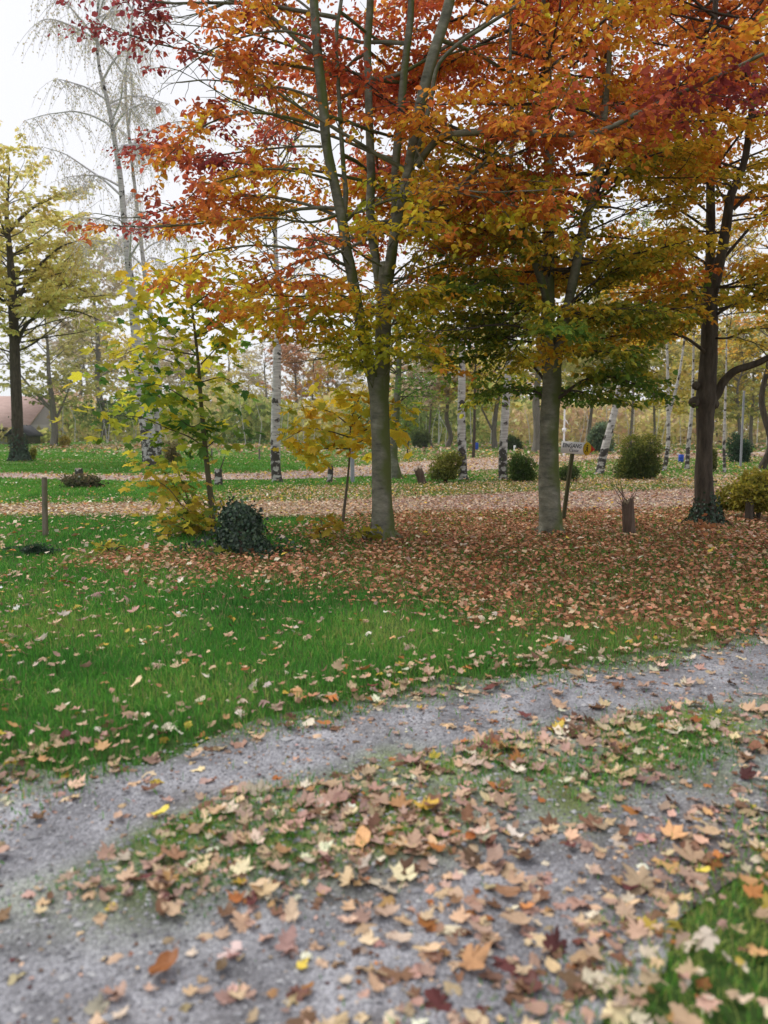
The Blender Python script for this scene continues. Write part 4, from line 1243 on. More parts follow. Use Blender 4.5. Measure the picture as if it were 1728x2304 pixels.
# ------------------------------------------------------------------ generic trees
def simple_tree(name, label, px, py, wpx, height, crown_r, crown_z, seed, cols, stops=None, nb=26, leaf=(.12, .2), bark=None, lean=None, fork=None, nl=4, tds=.22,
                lt=None, elev=22, group=None, up=.02, thinv=.30, droop=-.03, trunk_pts=None, twigmat=None, ds=None, wood=True, tl=(.2, .5), noise=.35, six=False, cat="tree", extra=()):
    t = Tree(seed)
    p = base(px, py); Y = p[1]
    b = p.copy(); b[2] -= .05
    r0 = mpx(wpx, Y) / 2
    if trunk_pts is not None:
        pts = px_line(trunk_pts, Y); pts[0, 2] = b[2]
        m = len(pts); f = np.linspace(0, 1, m)
        rad = r0 * np.interp(f, [0, .5, 1], [1.1, .84, .07]); rad[0] *= 1.4
    else:
        lx, ly = lean or (0, 0)
        f = np.array([0, .02, .12, .3, .5, .7, .85, 1.0])
        pts = np.stack([b[0] + lx * height * f + t.r.normal(0, .012 * height, 8) * (f > .1), b[1] + ly * height * f + t.r.normal(0, .012 * height, 8) * (f > .1), b[2] + height * f], 1)
        rad = r0 * np.array([1.5, 1.15, 1.0, .85, .62, .40, .22, .06])
    S, _ = t.stem(pts, rad, 10, 40, .07)
    stems = [S]
    if fork:
        for (fz, dx, dy, ln, k) in fork:
            j = int(np.argmin(np.abs(S[:, 2] - (b[2] + fz))))
            q = t.grow(S[j], (dx, dy, 1), ln, .05, 9, .07)
            Sk, _ = t.stem(q, np.linspace(r0 * k, r0 * .1, 9), 8, 20, .05)
            stems.append(Sk)
    lo, hi = crown_z
    lt = lt or crown_r * .38
    ds = ds or crown_r * .11
    def Lf(pp, d):
        fz = np.clip((pp[2] - b[2] - lo) / max(hi - lo, .1), 0, 1)
        return crown_r * (0.35 + 1.0 * math.sin(math.pi * min(1, .22 + .78 * fz)) ** .8) * .85
    t.fill(stems, b[2] + lo, b[2] + min(hi, height * .98), nb, Lf, lambda pp: elev + 25 * np.clip((pp[2] - b[2] - lo) / (hi - lo), 0, 1), ds, lt, up=up, droop=droop, tds=tds, tl=tl, nl=nl, flat=.6, wood=wood, r0=.10)
    for e_ in extra:
        Bp = t.bough(px_line(e_, Y), .10, .02, 5, 16)
        t.spray(Bp, .2, ds * .7, lt * .8, droop=-.02, tds=tds, tl=tl, nl=nl, flat=.6)
    cf = autumn((b[0], b[1]), (b[2] + lo, b[2] + hi), crown_r, stops or np.linspace(0, 1, len(cols)), cols, noise, .35, .2, seed, wz=.3, wr=.3, bias=.15)
    sc = .8 / max(crown_r * .3, .4)
    thin = (lambda P: vn3(P[:, 0] * sc, P[:, 1] * sc, P[:, 2] * sc * 1.4, seed) > thinv)
    return t.finish(name, label, b, cf, leaf, .75, bark or M_FARBARK, twigmat or bark or M_FARBARK, group=group, six=six, thin=thin, boughs_joined=True, cat=cat)

YEL = [(.55, .50, .10), (.66, .56, .12), (.70, .56, .18), (.62, .46, .15)]
OLIVE = [(.24, .27, .08), (.38, .37, .11), (.48, .43, .17), (.50, .42, .22)]
PALE = [(.50, .45, .27), (.56, .49, .32), (.54, .44, .32), (.46, .37, .30)]
RUSTY = [(.42, .28, .12), (.50, .29, .12), (.50, .25, .14), (.42, .23, .16)]

# big oak on the left
o4 = simple_tree("oak_tree", "tall yellow oak with ivy at its foot at the left edge", 45, 1042, 25, 14, 4.6, (4.6, 12.6), 404,
                 [(.54, .50, .11), (.72, .62, .18), (.78, .66, .26), (.80, .66, .36)], nb=62, leaf=(.17, .28), bark=M_BARK, tds=.13, nl=6, elev=15, six=False,
                 trunk_pts=[(45, 1046), (44, 1035), (40, 980), (36, 880), (33, 780), (30, 700), (27, 640), (22, 570), (15, 490), (18, 430), (22, 370)], thinv=.42, extra=[[(34, 790), (60, 730), (110, 702), (170, 700), (228, 722)], [(30, 700), (70, 620), (130, 560), (180, 540)], [(28, 660), (90, 650), (150, 640), (200, 660)], [(20, 520), (70, 470), (130, 440), (175, 430)]])

# tall weeping birch
def birch_big():
    t = Tree(505)
    p = base(341, 1052); Y = p[1]; b = p.copy(); b[2] -= .05
    R = lambda w_: mpx(w_, Y) / 2
    S, _ = t.stem(px_line([(342, 1056), (340, 1040), (334, 980), (322, 900), (312, 800), (300, 690), (285, 554), (272, 411), (263, 348), (247, 253), (234, 196), (222, 142), (218, 63), (222, 0), (228, -120), (225, -260)], Y),
                  [R(50), R(40), R(34), R(30), R(26), R(20), R(14), R(12), R(11), R(9), R(8), R(7), R(6), R(5), R(3), R(1)], 12, 90, .05)
    b2, _ = t.stem(px_line([(352, 1050, .6), (354, 980, .6), (356, 900, .8), (350, 800, 1.2), (330, 650, 1.8), (310, 480, 2), (292, 320, 2), (284, 237, 2), (284, 150, 2), (297, 47, 2), (305, -100, 2)], Y),
                   [R(24), R(20), R(18), R(15), R(11), R(8), R(7), R(6), R(5), R(4), R(1)], 8, 50, .05)
    r = t.r
    # limbs rising then arching over with hanging twigs
    for k in range(46):
        Sx = S if r.random() < .7 else b2
        z = r.uniform(8, 22); j = int(np.argmin(np.abs(Sx[:, 2] - z)))
        a = r.uniform(0, 6.28)
        L = r.uniform(2.2, 4.6) * (1 - .25 * (z - 8) / 14)
        B = t.grow(Sx[j], (math.sin(a), math.cos(a) * .8, .9), L, -.10, 10, .08)
        Bp = t.bough(B, .05, .012, 4, 12)
        for q in range(4, 12):
            for _ in range(5):
                h = t.grow(Bp[q], (r.normal(0, .5), r.normal(0, .5), -.2), r.uniform(.7, 2.0), -.35, 5, .14)
                V, Fc = tube(h, np.linspace(.008, .004, 5), 3); t.twigs.add(V, Fc)
                m = 7
                f = r.uniform(0, 4, m); i = np.clip(f.astype(int), 0, 3); ff = (f - i)[:, None]
                pos = h[i] * (1 - ff) + h[i + 1] * ff + r.normal(0, .05, (m, 3))
                t.P.append(pos); t.D.append(np.stack([r.normal(0, .6, m), r.normal(0, .6, m), -np.ones(m)], 1)); t.N.append(r.normal(0, 1, (m, 3)))
    cf = lambda P, rr: jitter(ramp(rr.random(len(P)), [0, .5, 1], [(.55, .51, .42), (.66, .60, .48), (.60, .52, .34)]), .15, rr)
    return t.finish("birch_tree", "tall weeping birch with white trunk and nearly bare hanging twigs", b, cf, (.06, .10), .8, M_BIRCH, M_GLARETWIG, boughs_joined=True)
o5 = birch_big()

YB = [(.44, .40, .09), (.56, .46, .10), (.58, .42, .12)]
GRN = [(.09, .17, .035), (.15, .24, .05), (.26, .31, .065), (.40, .38, .08)]
simple_tree("birch_tree", "white birch standing between the maple sapling and central beech", 625, 1087, 23, 11, 2.6, (5.0, 11), 601, YB + [(.42, .24, .08)], nb=22, leaf=(.07, .11), bark=M_BIRCH, tds=.16,
            trunk_pts=[(625, 1090), (624, 1080), (620, 1040), (620, 960), (622, 880), (623, 800), (628, 700), (620, 560), (622, 420), (630, 300)], twigmat=M_TWIG, elev=30, group="birches on the far lawn")
simple_tree("birch_tree", "upright birch with dark base behind the small round shrub", 1043, 1082, 20, 10, 2.4, (5.2, 10), 602, YB, nb=18, leaf=(.07, .11), bark=M_BIRCH, tds=.16,
            trunk_pts=[(1043, 1085), (1042, 1076), (1040, 1020), (1038, 940), (1039, 860), (1040, 780), (1043, 680), (1040, 560), (1042, 440)], twigmat=M_TWIG, elev=30, group="birches on the far lawn")
simple_tree("birch_tree", "birch with spotted trunk tilting slightly right left of the sign's beech", 1133, 1080, 20, 10, 2.4, (5.2, 10), 603, YB, nb=18, leaf=(.07, .11), bark=M_BIRCH, tds=.16,
            trunk_pts=[(1132, 1083), (1132, 1074), (1132, 1020), (1136, 940), (1142, 860), (1148, 780), (1152, 680), (1160, 560), (1165, 440)], twigmat=M_TWIG, elev=30, group="birches on the far lawn")
simple_tree("birch_tree", "dark birch leaning strongly right behind the entrance sign", 1350, 1068, 19, 9, 2.0, (4.6, 8.6), 604, GRN, nb=14, leaf=(.08, .12), bark=M_BIRCH, tds=.16,
            trunk_pts=[(1348, 1072), (1350, 1062), (1356, 1030), (1366, 990), (1378, 945), (1388, 900), (1400, 830), (1412, 740), (1420, 640), (1425, 540)], twigmat=M_TWIG, elev=30, group="birches on the far lawn")
simple_tree("birch_tree", "slim double-stemmed birch forking like a V behind the round bush", 1496, 1058, 10, 11, 2.4, (6, 11), 605, YB, nb=16, leaf=(.09, .14), bark=M_BIRCH, tds=.2,
            trunk_pts=[(1494, 1060), (1496, 1050), (1502, 1010), (1504, 970), (1503, 900), (1502, 830), (1500, 740), (1498, 620), (1500, 480)],
            fork=[(2.0, .35, 0, 6.5, .75)], twigmat=M_TWIG, elev=30, group="birches on the far lawn")
simple_tree("birch_tree", "grey birch standing close left of the dark burled trunk", 1546, 1054, 10, 10, 2.2, (5, 10), 606, YB, nb=14, leaf=(.09, .14), bark=M_BIRCH, tds=.2,
            trunk_pts=[(1545, 1056), (1546, 1046), (1549, 1000), (1554, 950), (1558, 900), (1560, 820), (1562, 700), (1565, 560)], twigmat=M_TWIG, elev=30, group="birches on the far lawn")
simple_tree("birch_tree", "thin white birch right of the dark burled trunk", 1630, 1062, 7, 10, 2.2, (5, 10), 607, YB, nb=14, leaf=(.09, .14), bark=M_BIRCH, tds=.2,
            trunk_pts=[(1630, 1064), (1630, 1054), (1629, 1010), (1630, 960), (1632, 900), (1634, 820), (1636, 700), (1640, 560)], twigmat=M_TWIG, elev=30, group="birches on the far lawn")
simple_tree("maple_tree", "green-leaved young tree hidden behind the central beech trunk", 892, 1075, 22, 6.4, 2.5, (2.4, 5.6), 608, [(.08, .17, .035), (.14, .25, .05), (.24, .32, .06), (.36, .38, .08)], nb=26, leaf=(.08, .12), bark=M_BEECH, tds=.14, nl=5,
            elev=8, twigmat=M_BARK, six=True)
simple_tree("orange_tree", "dark-trunked tree with orange leaves at the right edge", 1716, 1056, 15, 9.5, 3.4, (3.0, 9.2), 609, [(.56, .40, .07), (.64, .42, .07), (.66, .34, .07), (.56, .23, .06)], nb=30, leaf=(.11, .17), bark=M_BARK, tds=.16, nl=5, elev=10)
simple_tree("young_tree", "slim dark straight trunk left of the far blue barrel", 1065, 1031, 7, 9, 2.4, (4.2, 9), 610, YEL, nb=20, leaf=(.14, .2), bark=M_BARK, elev=25)
simple_tree("young_tree", "tiny green tree on a thin stem right of the central trunk", 916, 1033, 3.6, 3.4, .9, (1.4, 3.3), 611, GRN, nb=18, leaf=(.11, .16), bark=M_BARK, elev=25, tds=.14, thinv=.2)

# background trees, each one its own
far = [
 (122, 1004, 15, 14, 5.5, (3.2, 14), OLIVE, [(3.2, -.6, 0, 7, .6), (2.6, .55, .1, 5, .45)], "pale spreading tree with grey forked limbs near the shed"),
 (236, 999, 17, 21, 6.5, (6.5, 21), PALE, None, "straight grey trunk on the leaf-strewn mound, tan crown"),
 (182, 992, 11, 16, 5.0, (5, 16), OLIVE, None, "slender tree between the forked tree and the mound tree"),
 (519, 988, 13, 17, 6.0, (4.6, 17), YEL, [(4.8, -.6, 0, 4.5, .6), (5.0, .5, 0, 4.5, .6)], "yellow tree with ivy foot forking in a Y behind the sapling"),
 (560, 985, 6, 18, 5.0, (3.5, 18), PALE, None, "thin pale tree right of the Y-forked yellow tree"),
 (668, 992, 9, 15, 5.5, (4.0, 15), RUSTY, None, "rusty far tree seen right of the white birch"),
 (740, 990, 9, 14, 5.5, (3.5, 14), YEL, None, "yellow far tree left of the central beech trunk"),
 (800, 990, 8, 11, 4.6, (3.2, 11), PALE, None, "pale far tree just left of the central beech trunk"),
 (972, 1007, 5, 9, 3.6, (3.0, 9), PALE, None, "thin dark far trunk beside the dark blue post"),
 (1008, 1006, 11, 9, 4.2, (4, 9), RUSTY, None, "lilac-grey leaning far trunk behind the round shrub"),
 (1113, 1008, 12, 10, 4.4, (3.6, 10), YEL, [(1.4, -.5, 0, 4, .5)], "curved dark double trunk between the two upright birches"),
 (1207, 1018, 20, 12, 4.6, (5, 12), OLIVE, None, "grey far trunk with ivy foot left of the sign's beech"),
 (1327, 1008, 8, 12, 4.4, (4, 12), OLIVE, None, "far straight trunk above the entrance sign"),
 (1418, 1010, 7, 12, 4.8, (4, 12), OLIVE, None, "far thin trunk above the large round bush"),
 (1470, 1006, 6, 10, 4.2, (2.5, 10), YEL, None, "yellow far tree behind the V-forked birch"),
 (1575, 1004, 8, 10, 4.6, (2.5, 10), YEL, None, "yellow far tree hidden behind the burled trunk"),
 (1655, 1006, 8, 11, 4.8, (2.5, 11), OLIVE, None, "olive far tree right of the thin white birch"),
 (1690, 1004, 8, 11, 4.8, (2.2, 11), YEL, None, "yellow far tree left of the orange tree"),
 (410, 994, 9, 13, 5.0, (4, 13), PALE, None, "pale far tree behind the maple sapling"),
 (205, 990, 8, 20, 6.0, (6, 20), PALE, None, "tall tan far tree behind the mound"),
 (350, 990, 9, 17, 6.0, (4, 17), PALE, None, "tan far tree right of the weeping birch trunk"),
 (455, 988, 8, 14, 5.5, (4, 14), OLIVE, None, "olive far tree behind the sapling's stem"),
 (600, 988, 8, 18, 6.0, (3, 18), PALE, None, "pale far tree behind the white birch"),
 (705, 990, 7, 15, 5.5, (2.5, 15), PALE, None, "pale far tree behind the thin yellow sapling"),
 (850, 992, 8, 11, 5.0, (2.5, 11), YEL, None, "yellow far tree behind the central beech trunk"),
 (940, 992, 7, 11, 5.0, (3, 11), OLIVE, None, "olive far tree above the dark blue bin"),
 (1060, 992, 7, 11, 5.0, (3, 11), YEL, None, "yellow far tree above the far blue barrel"),
 (1160, 992, 7, 12, 5.0, (3, 12), RUSTY, None, "rusty far tree above the far dark green bush"),
 (1270, 994, 7, 12, 5.2, (2.5, 12), YEL, None, "yellow far tree behind the white lamp post"),
 (1380, 994, 8, 13, 5.4, (2.0, 13), OLIVE, None, "olive far tree behind the leaning birch"),
 (1520, 994, 8, 13, 5.4, (2.0, 13), OLIVE, None, "olive far tree behind the right blue barrel"),
 (1620, 996, 8, 13, 5.4, (2.0, 13), YEL, None, "yellow far tree behind the thin white birch"),
 (300, 992, 9, 15, 5.5, (5, 15), YEL, None, "yellow far tree left of the weeping birch trunk"),
]
for k_, (px, py, wp, ht, cr, cz, pal, fk, lab) in enumerate(far):
    simple_tree("background_tree", lab, px, py, wp, ht, cr, cz, 700 + k_, pal, nb=38, leaf=(.34, .58), nl=4, tds=.34, tl=(.3, .9), fork=fk, group="background trees along the park edge",
                elev=20, thinv=.22, lean=(rng.uniform(-.05, .05), 0), ds=cr * .14)

# ------------------------------------------------------------------ far thicket (a mass)
def thicket():
    r = np.random.default_rng(44)
    n = 42000
    Y = r.uniform(88, 125, n)
    X = r.uniform(-1, 1, n) * (.60 * Y + 4)
    top = 1.6 + 5.0 * fbm(X * .09, Y * .03, 51) ** 1.5 * 1.6 + 1.6 * vn2(X * .5, Y * .2, 52)
    top = np.where(X / Y < -.43, top * .22, top)
    z = top * r.random(n) ** .8
    P = np.stack([X, Y, z], 1)
    D = r.normal(0, 1, (n, 3)); N = r.normal(0, 1, (n, 3))
    t_ = np.clip(fbm(X * .12 + 40, z * .3, 53) * 2.2 - .6 + r.normal(0, .12, n), 0, 1)
    C = jitter(ramp(t_, [0, .3, .55, .8, 1], [(.10, .15, .05), (.28, .34, .10), (.62, .56, .20), (.70, .56, .30), (.58, .40, .28)]), .2, r)
    V, Fc, CC = leaf_faces(P, D, N, r.uniform(.5, .95, n), r.uniform(.35, .7, n), C)
    o = link("thicket", mesh_np("thicket", V, Fc, CC), M_FOL, kind="stuff")
    tag(o, "pale yellow hedge and brush along the far edge of the park", "thicket")
    g = Geo()
    m = 160
    Y = r.uniform(80, 105, m); X = r.uniform(-1, 1, m) * (.6 * Y + 3)
    for k in range(m):
        if X[k] / Y[k] < -.43:
            continue
        h = r.uniform(3, 8)
        Q = np.array([[X[k], Y[k], 0], [X[k] + r.normal(0, .3), Y[k], h * .5], [X[k] + r.normal(0, .8), Y[k], h]])
        V, Fc = tube(Q, [.05, .035, .012], 3); g.add(V, Fc)
    o = link("thicket", g.mesh("thicket"), M_GLARETWIG, kind="stuff")
    tag(o, "bare lilac-grey saplings standing in the far brush", "thicket")
thicket()

# ------------------------------------------------------------------ bushes
def bush(name, label, px, py, wpx, hpx, n, cols, leaf, seed, stems=5, foot=0.0, mat=None, stem_h=0.0, thinv=.3, group=None, cat="shrub", top=None):
    r = np.random.default_rng(seed)
    n = int(n * 2.0); thinv = thinv * .6
    p = base(px, py); Y = p[1]
    W, Hh = mpx(wpx, Y) / 2, mpx(hpx, Y)
    u = r.normal(0, 1, (n, 3)); u /= np.linalg.norm(u, axis=1)[:, None]
    rad = r.uniform(.35, 1, n) ** .5
    lump = .62 + .62 * vn3(u[:, 0] * 1.6 + 5, u[:, 1] * 1.6 + 5, u[:, 2] * 1.6 + 5, seed) + .25 * (vn3(u[:, 0] * 5 + 5, u[:, 1] * 5 + 5, u[:, 2] * 5 + 5, seed + 7) - .5) + np.abs(r.normal(0, .07, n)) 
    K = 7
    ck = np.stack([r.uniform(-.55, .55, K), r.uniform(-.5, .5, K), r.uniform(-.55, .45, K)], 1); rk = r.uniform(.42, .66, K)
    ck[0] = (0, 0, -.1); rk[0] = .74
    kk = r.choice(K, n, p=rk ** 2 / np.sum(rk ** 2))
    q = ck[kk] + u * (rad * lump * rk[kk])[:, None]
    spike = r.random(n) < .10
    q[spike] *= (1 + r.random(spike.sum()) ** 2 * .5)[:, None]
    z0 = Hh * stem_h
    P = np.stack([q[:, 0] * W, q[:, 1] * W * .9, z0 + (Hh - z0) * (.42 + .58 * q[:, 2])], 1)
    P[:, 2] = np.where(P[:, 2] < z0 + .02, z0 + .02 + np.abs(P[:, 2] - z0) * .4, P[:, 2])
    k = (P[:, 2] > foot) & (vn3(P[:, 0] * 4 / W, P[:, 1] * 4 / W, P[:, 2] * 4 / W, seed + 1) > thinv)
    P, u = P[k], u[k]; n = len(P)
    D = u + r.normal(0, .7, (n, 3)); D[:, 2] -= .2
    N = r.normal(0, .6, (n, 3)) + np.array([0, 0, 1]) + u * .5
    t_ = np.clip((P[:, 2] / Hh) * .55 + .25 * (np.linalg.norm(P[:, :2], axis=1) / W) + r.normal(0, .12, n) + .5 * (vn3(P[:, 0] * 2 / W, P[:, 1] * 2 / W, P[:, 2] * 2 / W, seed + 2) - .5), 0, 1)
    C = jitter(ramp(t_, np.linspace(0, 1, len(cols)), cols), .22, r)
    V, Fc, CC = leaf_faces(P, D, N, r.uniform(leaf * .7, leaf * 1.2, n), r.uniform(leaf * .45, leaf * .8, n), C)
    o = thing(name, label, cat, p, group)
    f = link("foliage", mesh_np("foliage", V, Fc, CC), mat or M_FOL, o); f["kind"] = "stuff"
    for k in range(stems):
        a = r.uniform(0, 6.28)
        e = np.array([math.cos(a) * W * .5, math.sin(a) * W * .5, Hh * .75])
        Q = np.array([[e[0] * .1, e[1] * .1, -.04], e * (.4, .4, .45), e])
        g = Geo(); g.add(*tube(resample(Q, [W * .05, W * .035, W * .012], 8)[0], np.linspace(W * .05, W * .012, 8), 5))
        link("stem", g.mesh("stem"), M_TWIG, o)
    return o

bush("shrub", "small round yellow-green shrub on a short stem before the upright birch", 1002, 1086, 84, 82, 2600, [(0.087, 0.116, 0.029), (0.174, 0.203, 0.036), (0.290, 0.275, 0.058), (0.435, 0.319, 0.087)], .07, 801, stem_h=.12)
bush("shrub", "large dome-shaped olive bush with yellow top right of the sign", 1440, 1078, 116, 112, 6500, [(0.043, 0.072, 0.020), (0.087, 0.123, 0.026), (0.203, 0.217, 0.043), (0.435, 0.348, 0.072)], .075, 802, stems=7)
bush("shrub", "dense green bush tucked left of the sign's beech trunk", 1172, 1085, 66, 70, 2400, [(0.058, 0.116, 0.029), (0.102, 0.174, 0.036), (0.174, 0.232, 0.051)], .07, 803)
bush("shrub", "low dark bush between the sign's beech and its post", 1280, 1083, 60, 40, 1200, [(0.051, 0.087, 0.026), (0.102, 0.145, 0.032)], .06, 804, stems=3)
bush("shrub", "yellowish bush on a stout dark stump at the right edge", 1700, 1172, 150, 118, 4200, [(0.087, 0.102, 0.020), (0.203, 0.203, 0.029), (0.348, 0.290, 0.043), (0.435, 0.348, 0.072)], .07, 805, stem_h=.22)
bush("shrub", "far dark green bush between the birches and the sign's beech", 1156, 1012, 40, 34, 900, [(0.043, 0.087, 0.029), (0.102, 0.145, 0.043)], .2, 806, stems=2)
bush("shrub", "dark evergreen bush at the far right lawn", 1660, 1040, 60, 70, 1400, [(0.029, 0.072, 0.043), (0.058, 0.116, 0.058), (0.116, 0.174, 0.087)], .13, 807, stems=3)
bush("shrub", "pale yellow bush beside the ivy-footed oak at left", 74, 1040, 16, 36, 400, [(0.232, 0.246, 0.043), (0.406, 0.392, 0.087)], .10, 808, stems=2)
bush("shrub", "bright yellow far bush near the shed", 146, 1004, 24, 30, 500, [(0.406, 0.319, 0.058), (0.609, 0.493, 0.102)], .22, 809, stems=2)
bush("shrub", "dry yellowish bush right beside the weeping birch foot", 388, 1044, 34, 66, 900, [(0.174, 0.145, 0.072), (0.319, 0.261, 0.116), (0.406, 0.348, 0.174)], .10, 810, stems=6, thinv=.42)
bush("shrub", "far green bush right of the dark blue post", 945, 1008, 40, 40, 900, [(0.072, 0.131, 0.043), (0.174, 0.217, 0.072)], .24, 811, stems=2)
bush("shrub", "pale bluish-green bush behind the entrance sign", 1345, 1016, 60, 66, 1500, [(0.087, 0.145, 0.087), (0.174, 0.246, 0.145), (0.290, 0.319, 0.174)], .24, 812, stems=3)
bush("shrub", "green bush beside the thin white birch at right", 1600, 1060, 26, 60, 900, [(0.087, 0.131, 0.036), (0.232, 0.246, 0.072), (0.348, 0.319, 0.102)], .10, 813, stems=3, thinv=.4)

# stout post under the right bush
def stump(name, label, px, py, wpx, hpx, mat, seed, lean=0.0, top_ragged=.1, cat="stump", capmat=None, group=None):
    r = np.random.default_rng(seed)
    p = base(px, py); Y = p[1]; R0 = mpx(wpx, Y) / 2; Hh = mpx(hpx, Y)
    o = thing(name, label, cat, p, group)
    f = np.array([0, .06, .3, .6, .85, 1.0])
    P = np.stack([lean * Hh * f, 0 * f, -.03 + (Hh + .03) * f], 1)
    P2, R2 = resample(P, R0 * np.array([1.3, 1.1, .98, .95, .96, .95]), 16)
    V, Fc = tube(P2, R2, 16, .14, seed, 3)
    V[-16:, 2] += r.normal(0, top_ragged * Hh * .5, 16)
    me = mesh_np("trunk", V, Fc, smooth=True)
    link("trunk", me, mat, o)
    c = V[-16:].mean(0); Vc = np.vstack([V[-16:] * (1, 1, 1), c[None] - (0, 0, .02 * Hh)])
    Fcap = np.array([[k, (k + 1) % 16, 16] for k in range(16)])
    link("cut_face", mesh_np("cut_face", Vc, Fcap), capmat or M_CUT, o)
    return o, p, R0, Hh

stump("stump", "stout dark stump inside the yellowish bush at the right edge", 1684, 1180, 18, 50, M_BARK, 821, capmat=M_BARK)
s_, p_, r_, h_ = stump("stump", "torn brown stump with bare upright shoots between the two right trees", 1416, 1204, 27, 74, M_STUMP, 822, .08 * -1, .35)
def shoots(o, p, R0, Hh, seed, n=12, hmul=.9):
    r = np.random.default_rng(seed)
    for k in range(n):
        a = r.uniform(0, 6.28); s = np.array([math.cos(a) * R0 * .8 - .08 * Hh, math.sin(a) * R0 * .8, Hh * r.uniform(.8, 1)])
        d = np.array([r.normal(0, .35), r.normal(0, .3), 1]); L = Hh * r.uniform(.25, hmul)
        Q = np.array([s, s + d * L * .5 + r.normal(0, .015, 3), s + d * L + r.normal(0, .03, 3)])
        g = Geo(); g.add(*tube(resample(Q, [.006, .004, .002], 7)[0], np.linspace(.006, .002, 7), 4))
        link("shoot", g.mesh("shoot"), M_STUMP, o)
shoots(s_, p_, r_, h_, 3)
stump("stump", "grey birch stump with pale marks in a pile of brush", 179, 1086, 18, 32, M_BIRCH, 823)
s_, p_, r_, h_ = stump("stump", "grey cut stump with one slanting stick behind the sapling", 492, 1092, 18, 38, M_BIRCH, 824)
g_ = Geo(); g_.add(*tube(np.array([[0.03, 0, h_ * .8], [.12, 0, h_ * 1.3], [.19, 0, h_ * 1.75]]), [.02, .016, .012], 5)); link("stick", g_.mesh("stick"), M_BARK, s_)
stump("stump", "leaning dark brown stump left of the round shrub", 952, 1089, 20, 34, M_STUMP, 825, -.35, .2)
stump("stump", "small grey stump behind the yellow sapling", 741, 1086, 13, 32, M_BIRCH, 826, .1, .3)

# brush pile beside the left stump
bush("brush_pile", "dark heap of cut brush and leaves around the grey stump at left", 190, 1096, 110, 26, 900, [(.04, .04, .02), (.05, .07, .03), (.12, .10, .05), (.18, .13, .06)], .09, 831, stems=4, cat="brush pile")

# ------------------------------------------------------------------ posts and small objects
def post(name, label, px, py, wpx, hpx, mat, lean=0.0, sides=8, cat="post", group=None, depth=None, top=.9):
    p = base(px, py); Y = p[1]; R0 = mpx(wpx, Y) / 2; Hh = mpx(hpx, Y)
    P = np.array([[0, 0, -.05], [lean * Hh * .5, 0, Hh * .5], [lean * Hh, 0, Hh * .985], [lean * Hh, 0, Hh]])
    V, Fc = tube(P, [R0 * 1.04, R0, R0 * .98, R0 * top], sides, .03, 3)
    Vc = np.vstack([V, V[-sides:].mean(0)[None]])
    n = len(V)
    F3 = [[a, b, c] for a, b, c, d in Fc] + [[a, c, d] for a, b, c, d in Fc] + [[n - sides + k, n - sides + (k + 1) % sides, n] for k in range(sides)]
    o = link(name, mesh_np(name, Vc, np.array(F3), smooth=False), mat)
    o.location = tuple(p)
    tag(o, label, cat, group)
    return o

post("fence_post", "weathered brown wooden post standing on the lawn at left", 102, 1208, 13, 136, M_WOOD, .03)
post("fence_post", "short grey far post left of the sapling's stick stump", 477, 1039, 4, 28, M_FARBARK, cat="post", group="short far posts")
post("fence_post", "short grey far post left of the white birch", 584, 1036, 4, 26, M_FARBARK, cat="post", group="short far posts")
post("metal_post", "grey metal post behind the thin yellow sapling", 793, 1084, 9, 100, M_GALV, cat="post", sides=12)
post("metal_post", "grey lamp pole at the far right beyond the burled trunk", 1666, 1050, 5, 170, M_GALV, cat="post", sides=8)
post("marker_post", "low white marker post before the far dark bush", 1158, 1016, 5, 13, M_WHITE, cat="post")
post("dark_blue_post", "dark blue upright bin on the far lawn right of the central trunk", 958, 1007, 8, 22, M_DBLUE, cat="bin", sides=10, top=.8)

def barrel(label, px, py, wpx, hpx):
    p = base(px, py); Y = p[1]; R0 = mpx(wpx, Y) / 2; Hh = mpx(hpx, Y)
    o = thing("barrel", label, "barrel", p, "blue barrels on the far lawn")
    z = np.array([0, .02, .3, .32, .34, .64, .66, .68, .93, .97, 1.0]) * Hh
    r_ = np.array([.9, .95, 1, 1.05, 1, 1, 1.05, 1, .97, .9, .85]) * R0
    V, Fc = tube(np.stack([0 * z, 0 * z, z], 1), r_, 16)
    link("body", mesh_np("body", V, Fc, smooth=True), M_BLUE, o)
    V, Fc = tube(np.array([[0, 0, Hh * .96], [0, 0, Hh * 1.01], [0, 0, Hh * 1.012]]), [R0 * .93, R0 * .93, .001], 16)
    link("lid", mesh_np("lid", V, Fc), M_BLUE, o)
barrel("bright blue barrel beside the slim dark straight trunk", 1072, 1013, 9, 17)
barrel("bright blue barrel left of the grey birch at right", 1532, 1041, 12, 18)

def white_stand():
    p = base(1268, 1027); Y = p[1]
    o = thing("lamp_post", "slim white post with a short side arm behind the entrance sign", "lamp post", p)
    u = mpx(1, Y)
    g = Geo(); g.add(*tube(np.array([[0, 0, -.05], [0, 0, 95 * u], [0, 0, 110 * u]]), [2 * u, 2 * u, 1.6 * u], 8)); link("pole", g.mesh("pole"), M_WHITE, o)
    g = Geo(); g.add(*box(-4 * u, 4 * u, -3 * u, 3 * u, 56 * u, 64 * u)); link("box", g.mesh("box", smooth=False), M_WHITE, o)
    g = Geo(); g.add(*tube(np.array([[0, 0, 86 * u], [4 * u, 0, 80 * u], [8 * u, 0, 74 * u]]), [1.3 * u, 1.2 * u, 1 * u], 6)); link("arm", g.mesh("arm"), M_WHITE, o)
white_stand()

